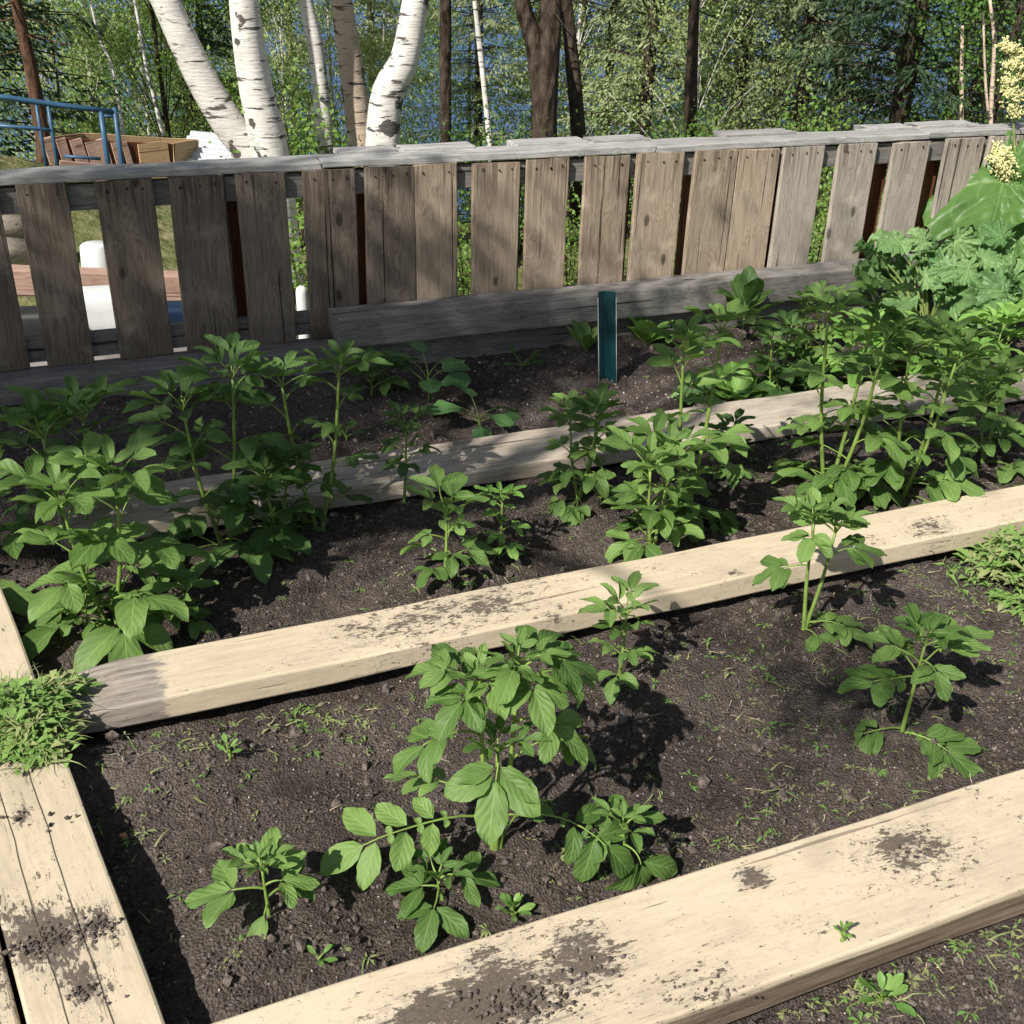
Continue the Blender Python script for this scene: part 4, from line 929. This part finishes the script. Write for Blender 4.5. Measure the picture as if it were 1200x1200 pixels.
# shrubs just beyond the fence
def shrub_mesh(seed, H=.8):
    random.seed(seed); mt = MB(); P_ = []
    for _ in range(9):
        a = random.uniform(0, 6.28); t_ = np.array([math.cos(a)*.3*H, math.sin(a)*.3*H, H*random.uniform(.6, 1)])
        tube(mt, [(0, 0, -.05), t_*.5+[0, 0, .1], t_], [.006, .005, .002], 4, cap=False)
        for _ in range(130): P_.append(t_*random.uniform(.25, 1.05)+rng.normal(size=3)*.09)
    mc = MB(); leafquads(mc, np.array(P_), .034); return mt, mc
S0 = mk_tree('shrub', 'leafy green shrub glimpsed through the fence gaps', gp_(345, 5.6), *shrub_mesh(1), M['bark'], M['shrub_l'], 'shrubs behind the fence', 'shrub')
random.seed(3)
for x, d, s in ((548, 6.0, .8), (675, 6.6, .8), (810, 6.4, .8), (975, 6.6, .9), (610, 7.4, .9), (480, 7.6, .9), (740, 8, 1.0), (345, 7.5, 1.35), (410, 7.2, 1.1), (1010, 7.6, 1.0), (880, 8, 1.0), (1100, 7.5, 1.0), (560, 8.5, 1.0), (330, 9, 1.2), (660, 9.5, 1.0), (960, 9.2, 1.2), (800, 9.5, 1.1)):
    copy_thing(S0, gp_(x, d), random.uniform(0, 6.28), s)

# ------------------------------------------------------------------ things behind the fence on the left
rl = thing('metal_railing', 'blue painted metal tube railing behind the left end of the fence', 'railing', (0, 0, 0))
D_ = 8.3
def rpt(x, y, d=D_): return atd(x, y, d)
for nm, pts, r in (('top_bar', [(-25, 110), (12, 115), (75, 124), (134, 131)], .018), ('lower_bar', [(-25, 146), (38, 150), (62, 153)], .013), ('post', [(118, 130), (117, 208)], .019), ('post', [(134, 126), (133, 208)], .017),
                   ('post', [(42, 120), (42, 185)], .012), ('post', [(56, 122), (57, 190)], .013), ('cross_bar', [(75, 183), (118, 186)], .011), ('short_bar', [(118, 136), (134, 136)], .012)):
    P_ = [rpt(x, y) for x, y in pts]
    if nm == 'post': P_[-1][2] = terrain(P_[-1][0], P_[-1][1])-.05; P_[-1][:2] = P_[0][:2]
    mb = MB(); tube(mb, P_ if len(P_) > 2 else [P_[0], P_[0]*.5+P_[1]*.5, P_[1]], r, 8); mb.build(nm, M['bluep'], rl)
def slab(name, label, cat, p0, p1, h, t, mat, z=None, seed=0, tilt=0.):
    v = p1-p0; L = np.linalg.norm(v[:2]); mb = MB(); beam(mb, L, t, h, r=.004, nst=8, wob=.004, seed=seed); o = mb.build(name, mat, smooth=False)
    o.location = p0; o.rotation_euler = (tilt, -math.atan2(v[2], L), math.atan2(v[1], v[0])); return tag(o, label, cat)
box = thing('plywood_bin', 'open plywood bin in the sun behind the blue railing', 'bin', (0, 0, 0))
c0 = rpt(62, 186, 8.9); c1 = rpt(203, 192, 9.2); hb = .30
off = np.array([.05, .5, -.05])
for a, b in ((c0+off, c1+off),):
    mb = MB(); v = b-a; L = np.linalg.norm(v); beam(mb, L, .02, hb, r=.003, nst=8, wob=.006, seed=3); o = mb.build('back_panel', M['ply'], box, smooth=False); o.location = a; o.rotation_euler = (0, -math.atan2(v[2], np.linalg.norm(v[:2])), math.atan2(v[1], v[0]))
mb = MB(); v = c1-c0; L = np.linalg.norm(v); beam(mb, L, .018, hb*.96, r=.003, nst=8, wob=.006, seed=3); o = mb.build('shadow_stripe_panel', M['slatback'], box, smooth=False); o.location = c0+[0, .02, 0]; o.rotation_euler = (0, -math.atan2(v[2], np.linalg.norm(v[:2])), math.atan2(v[1], v[0]))  # dark panel behind the board gaps stands in for cast shadow stripes
for f0, f1 in ((.02, .09), (.12, .20), (.23, .33), (.35, .52), (.56, .62), (.65, .70), (.74, 1.0)):
    mb = MB(); beam(mb, hb*1.02, (f1-f0)*L, .02, r=.003, nst=5, wob=.004, seed=int(f0*50), axis='z'); 
    for V_ in mb.V: V_[:, [0, 1]] = V_[:, [0, 1]]
    o = mb.build('front_board', M['logwood'] if f0 < .7 else M['ply'], box, smooth=False); p = c0+v*(f0+f1)/2
    o.location = p+[-.02, -.012, -hb*.5]; o.rotation_euler = (0, rad(-9 if f0 < .7 else -1), math.atan2(v[1], v[0]))
for a in (c0, c1):
    mb = MB(); v = np.array([.05, .5, -.05]); beam(mb, .5, .02, hb, r=.003, nst=6, wob=.004, seed=4); o = mb.build('end_panel', M['ply'], box, smooth=False); o.location = a; o.rotation_euler = (0, .1, math.atan2(v[1], v[0]))
slab('stacked_board', 'pale board leaning along the front of the plywood bin', 'board', rpt(70, 192, 8.75), rpt(200, 204, 9.0), .05, .03, M['logwood'], seed=5)
mb = MB(); a = rpt(206, 176, 9.6); b = rpt(310, 186, 9.4); v = b-a; L = np.linalg.norm(v); n_ = 60; V = []
for i in range(n_):
    for j, y in enumerate((0, 1.1)): V.append((y*.0+L*(0 if j == 0 else 1), -.45+.9*i/(n_-1), .018*math.sin(i*.9)))
V = np.array(V); V2 = V-[0, 0, .004]; mb.add(np.vstack([V, V2]), [[2*i, 2*i+1, 2*i+3, 2*i+2] for i in range(n_-1)]+[[2*n_+2*i, 2*n_+2*i+2, 2*n_+2*i+3, 2*n_+2*i+1] for i in range(n_-1)])
o = mb.build('metal_sheet', M['galv']); o.location = a-[0, 0, .02]; o.rotation_euler = (rad(12), -math.atan2(v[2], np.linalg.norm(v[:2])), math.atan2(v[1], v[0])); tag(o, 'pale corrugated metal sheet behind the fence under the birches', 'metal sheet')
# pinkish timber bench
slab('pink_timber', 'pinkish timber rail seen through the gaps at the left end of the fence', 'timber', rpt(-40, 326, 6.0), rpt(225, 336, 6.0), .13, .12, M['logwood'], seed=7)
for k, (x, y, d, lab) in enumerate(((-60, 268, 7.0, 'upper of the pale logs behind the left end of the fence'), (-70, 296, 6.8, 'lower of the pale logs behind the left end of the fence'))):
    p0 = rpt(x, y, d); mb = MB(); tube(mb, [p0*0, (rpt(32, y+3, d)-p0)*.5+[0, 0, .02], rpt(38, y+2, d)-p0], [.09, .085, .08], 12, 0, .15, k); tag(mb.build('log', M['farplank'], loc=p0), lab, 'log', 'logs behind the fence')
mb = MB(); p = rpt(116, 318, 7.0); lathe(mb, [(.001, .17), (.075, .168), (.088, .155), (.098, .0), (.105, -.10), (.0, -.10)], 28); tag(mb.build('white_bucket', M['white'], loc=p), 'upturned white bucket behind the pinkish timber', 'bucket')
def rbox(name, label, cat, p, sx, sy, sz, mat, rz=0.):
    mb = MB(); beam(mb, sx, sy, sz, r=.03, nst=6, wob=.002); o = mb.build(name, mat, loc=p); o.rotation_euler = (0, 0, rz); return tag(o, label, cat)
rbox('white_container', 'white plastic container between the second and third slats', 'container', rpt(95, 378, 5.6), .26, .22, .20, M['white'], .3)
rbox('blue_tub', 'small dark blue tub seen through the third fence gap', 'tub', rpt(188, 378, 5.5), .14, .14, .14, M['tank'], .3)
rbox('black_crate', 'black crate seen through the first fence gap', 'crate', rpt(20, 378, 5.4), .16, .15, .20, M['black'], .2)
for o in (bpy.data.objects['white_container'], bpy.data.objects['blue_tub'], bpy.data.objects['black_crate']): pass
mb = MB(); pw = rpt(354, 352, 5.2); gz = terrain(pw[0], pw[1]); hh = pw[2]+.07-gz
lathe(mb, [(.028, 0), (.028, hh-.03), (.024, hh-.012), (.014, hh-.002), (.0005, hh)], 18); tag(mb.build('white_pipe', M['white'], loc=(pw[0], pw[1], gz)), 'white round topped pipe standing behind the fence gap', 'pipe')
# a wooden pallet deck that carries the small things
pd = rpt(110, 400, 5.55)
rbox('low_deck', 'low wooden platform carrying the containers behind the fence', 'platform', np.array([pd[0]-.9, pd[1]-.15, -.37]), 1.9, .9, .1, M['beamgrey'], .25)
for nm, zb in (('white_container', .1), ('blue_tub', .07), ('black_crate', .10)): 
    ob = bpy.data.objects[nm]; ob.location.z = -.32+zb

# ------------------------------------------------------------------ shade trees behind the viewer, to the left
def shade_tree(label, regs, seed, tdist, leaf=.06, per=70):
    random.seed(seed); CL = []
    for (u, v, ru, rv, n) in regs:
        for _ in range(n):
            g_ = W(u+random.gauss(0, ru), v+random.gauss(0, rv), .3); t_ = tdist+random.uniform(-1.0, 1.0)
            CL.append(g_+Sdir*t_)
    c = np.mean(CL, axis=0); foot = np.array([c[0]-(.7 if seed == 5 else 2.2), c[1]+(-.3 if seed == 5 else 1.2), -.05])
    r = thing('birch_tree', label, 'birch', foot, 0, 'shade trees beside the garden')
    mt = MB(); tp = spline([(0, 0, -.2), (.1, 0, 1.5), c-foot-[.1, 0, .8], c-foot+[0, 0, 1.4]], 14); tube(mt, tp, np.linspace(.12 if seed == 5 else .06, .02, 15), 10, 0, .15, seed)
    for q_ in CL[::3]:
        s_ = tp[9]; q2 = q_-foot; tube(mt, [s_, (s_+q2)/2+[0, 0, .1], q2], [.025, .014, .004], 4, cap=False)
    mt.build('trunk', M['birch'], r)
    mc = MB(); leafquads(mc, np.concatenate([q_-foot+rng.normal(size=(per, 3))*.13 for q_ in CL]), leaf); mc.build('crown', M['birch_l'], r, smooth=False)
shade_tree('leafy birch shading the left end of the fence and back bed', [(.1, 3.75, .55, .30, 85), (.9, 3.7, .40, .2, 34), (-.4, 3.3, .4, .4, 40), (.3, 3.2, .4, .25, 26)], 5, 7.5)
shade_tree('smaller birch shading the left end of the middle bed', [(.0, 2.85, .28, .10, 10), (.55, 2.8, .20, .10, 5), (2.5, 2.5, .42, .09, 15), (3.2, 2.45, .25, .08, 6), (.6, 2.5, .2, .06, 5), (1.5, 3.5, .45, .15, 14), (2.3, 3.6, .5, .12, 14), (1.0, 2.5, .15, .08, 4), (*UV(at(930, 890)), .05, .03, 5)], 6, 6.0, .05, 60)

# ------------------------------------------------------------------ light, sky, camera
w = bpy.data.worlds.new('World'); sc.world = w; w.use_nodes = True; nt = w.node_tree
sky = nt.nodes.new('ShaderNodeTexSky'); sky.sky_type = 'NISHITA'; sky.sun_disc = False; sky.sun_elevation = SUN_EL
sky.sun_rotation = math.atan2(Sdir[0], Sdir[1]); sky.air_density = 1.0; sky.dust_density = .6
bg = nt.nodes['Background']; hs = nt.nodes.new('ShaderNodeHueSaturation'); hs.inputs['Saturation'].default_value = .6; nt.links.new(sky.outputs[0], hs.inputs['Color']); nt.links.new(hs.outputs[0], bg.inputs[0]); bg.inputs[1].default_value = .06
sd = bpy.data.lights.new('sun', 'SUN'); sd.energy = 5.0; sd.angle = rad(.55); sd.color = (1, .95, .86)
so = bpy.data.objects.new('sun', sd); COL.objects.link(so); so.rotation_euler = Vector(Sdir).to_track_quat('Z', 'Y').to_euler()
cd = bpy.data.cameras.new('camera'); cam = bpy.data.objects.new('camera', cd); COL.objects.link(cam)
cd.sensor_width = 36; cd.lens = FPX/1200*36; cd.clip_start = .05; cd.clip_end = 6000
from mathutils import Matrix
mw = Matrix(((Rv[0], Uv[0], -Fv[0], 0), (Rv[1], Uv[1], -Fv[1], 0), (Rv[2], Uv[2], -Fv[2], CAMH), (0, 0, 0, 1)))
cam.matrix_world = mw; sc.camera = cam
sc.render.engine = 'CYCLES'; sc.cycles.use_denoising = True; sc.cycles.max_bounces = 6; sc.cycles.transparent_max_bounces = 4
sc.cycles.use_adaptive_sampling = True; sc.cycles.adaptive_threshold = .03; sc.cycles.diffuse_bounces = 3; sc.cycles.glossy_bounces = 2
sc.view_settings.view_transform = 'Standard'; sc.view_settings.look = 'None'; sc.view_settings.exposure = .5; sc.view_settings.gamma = 1
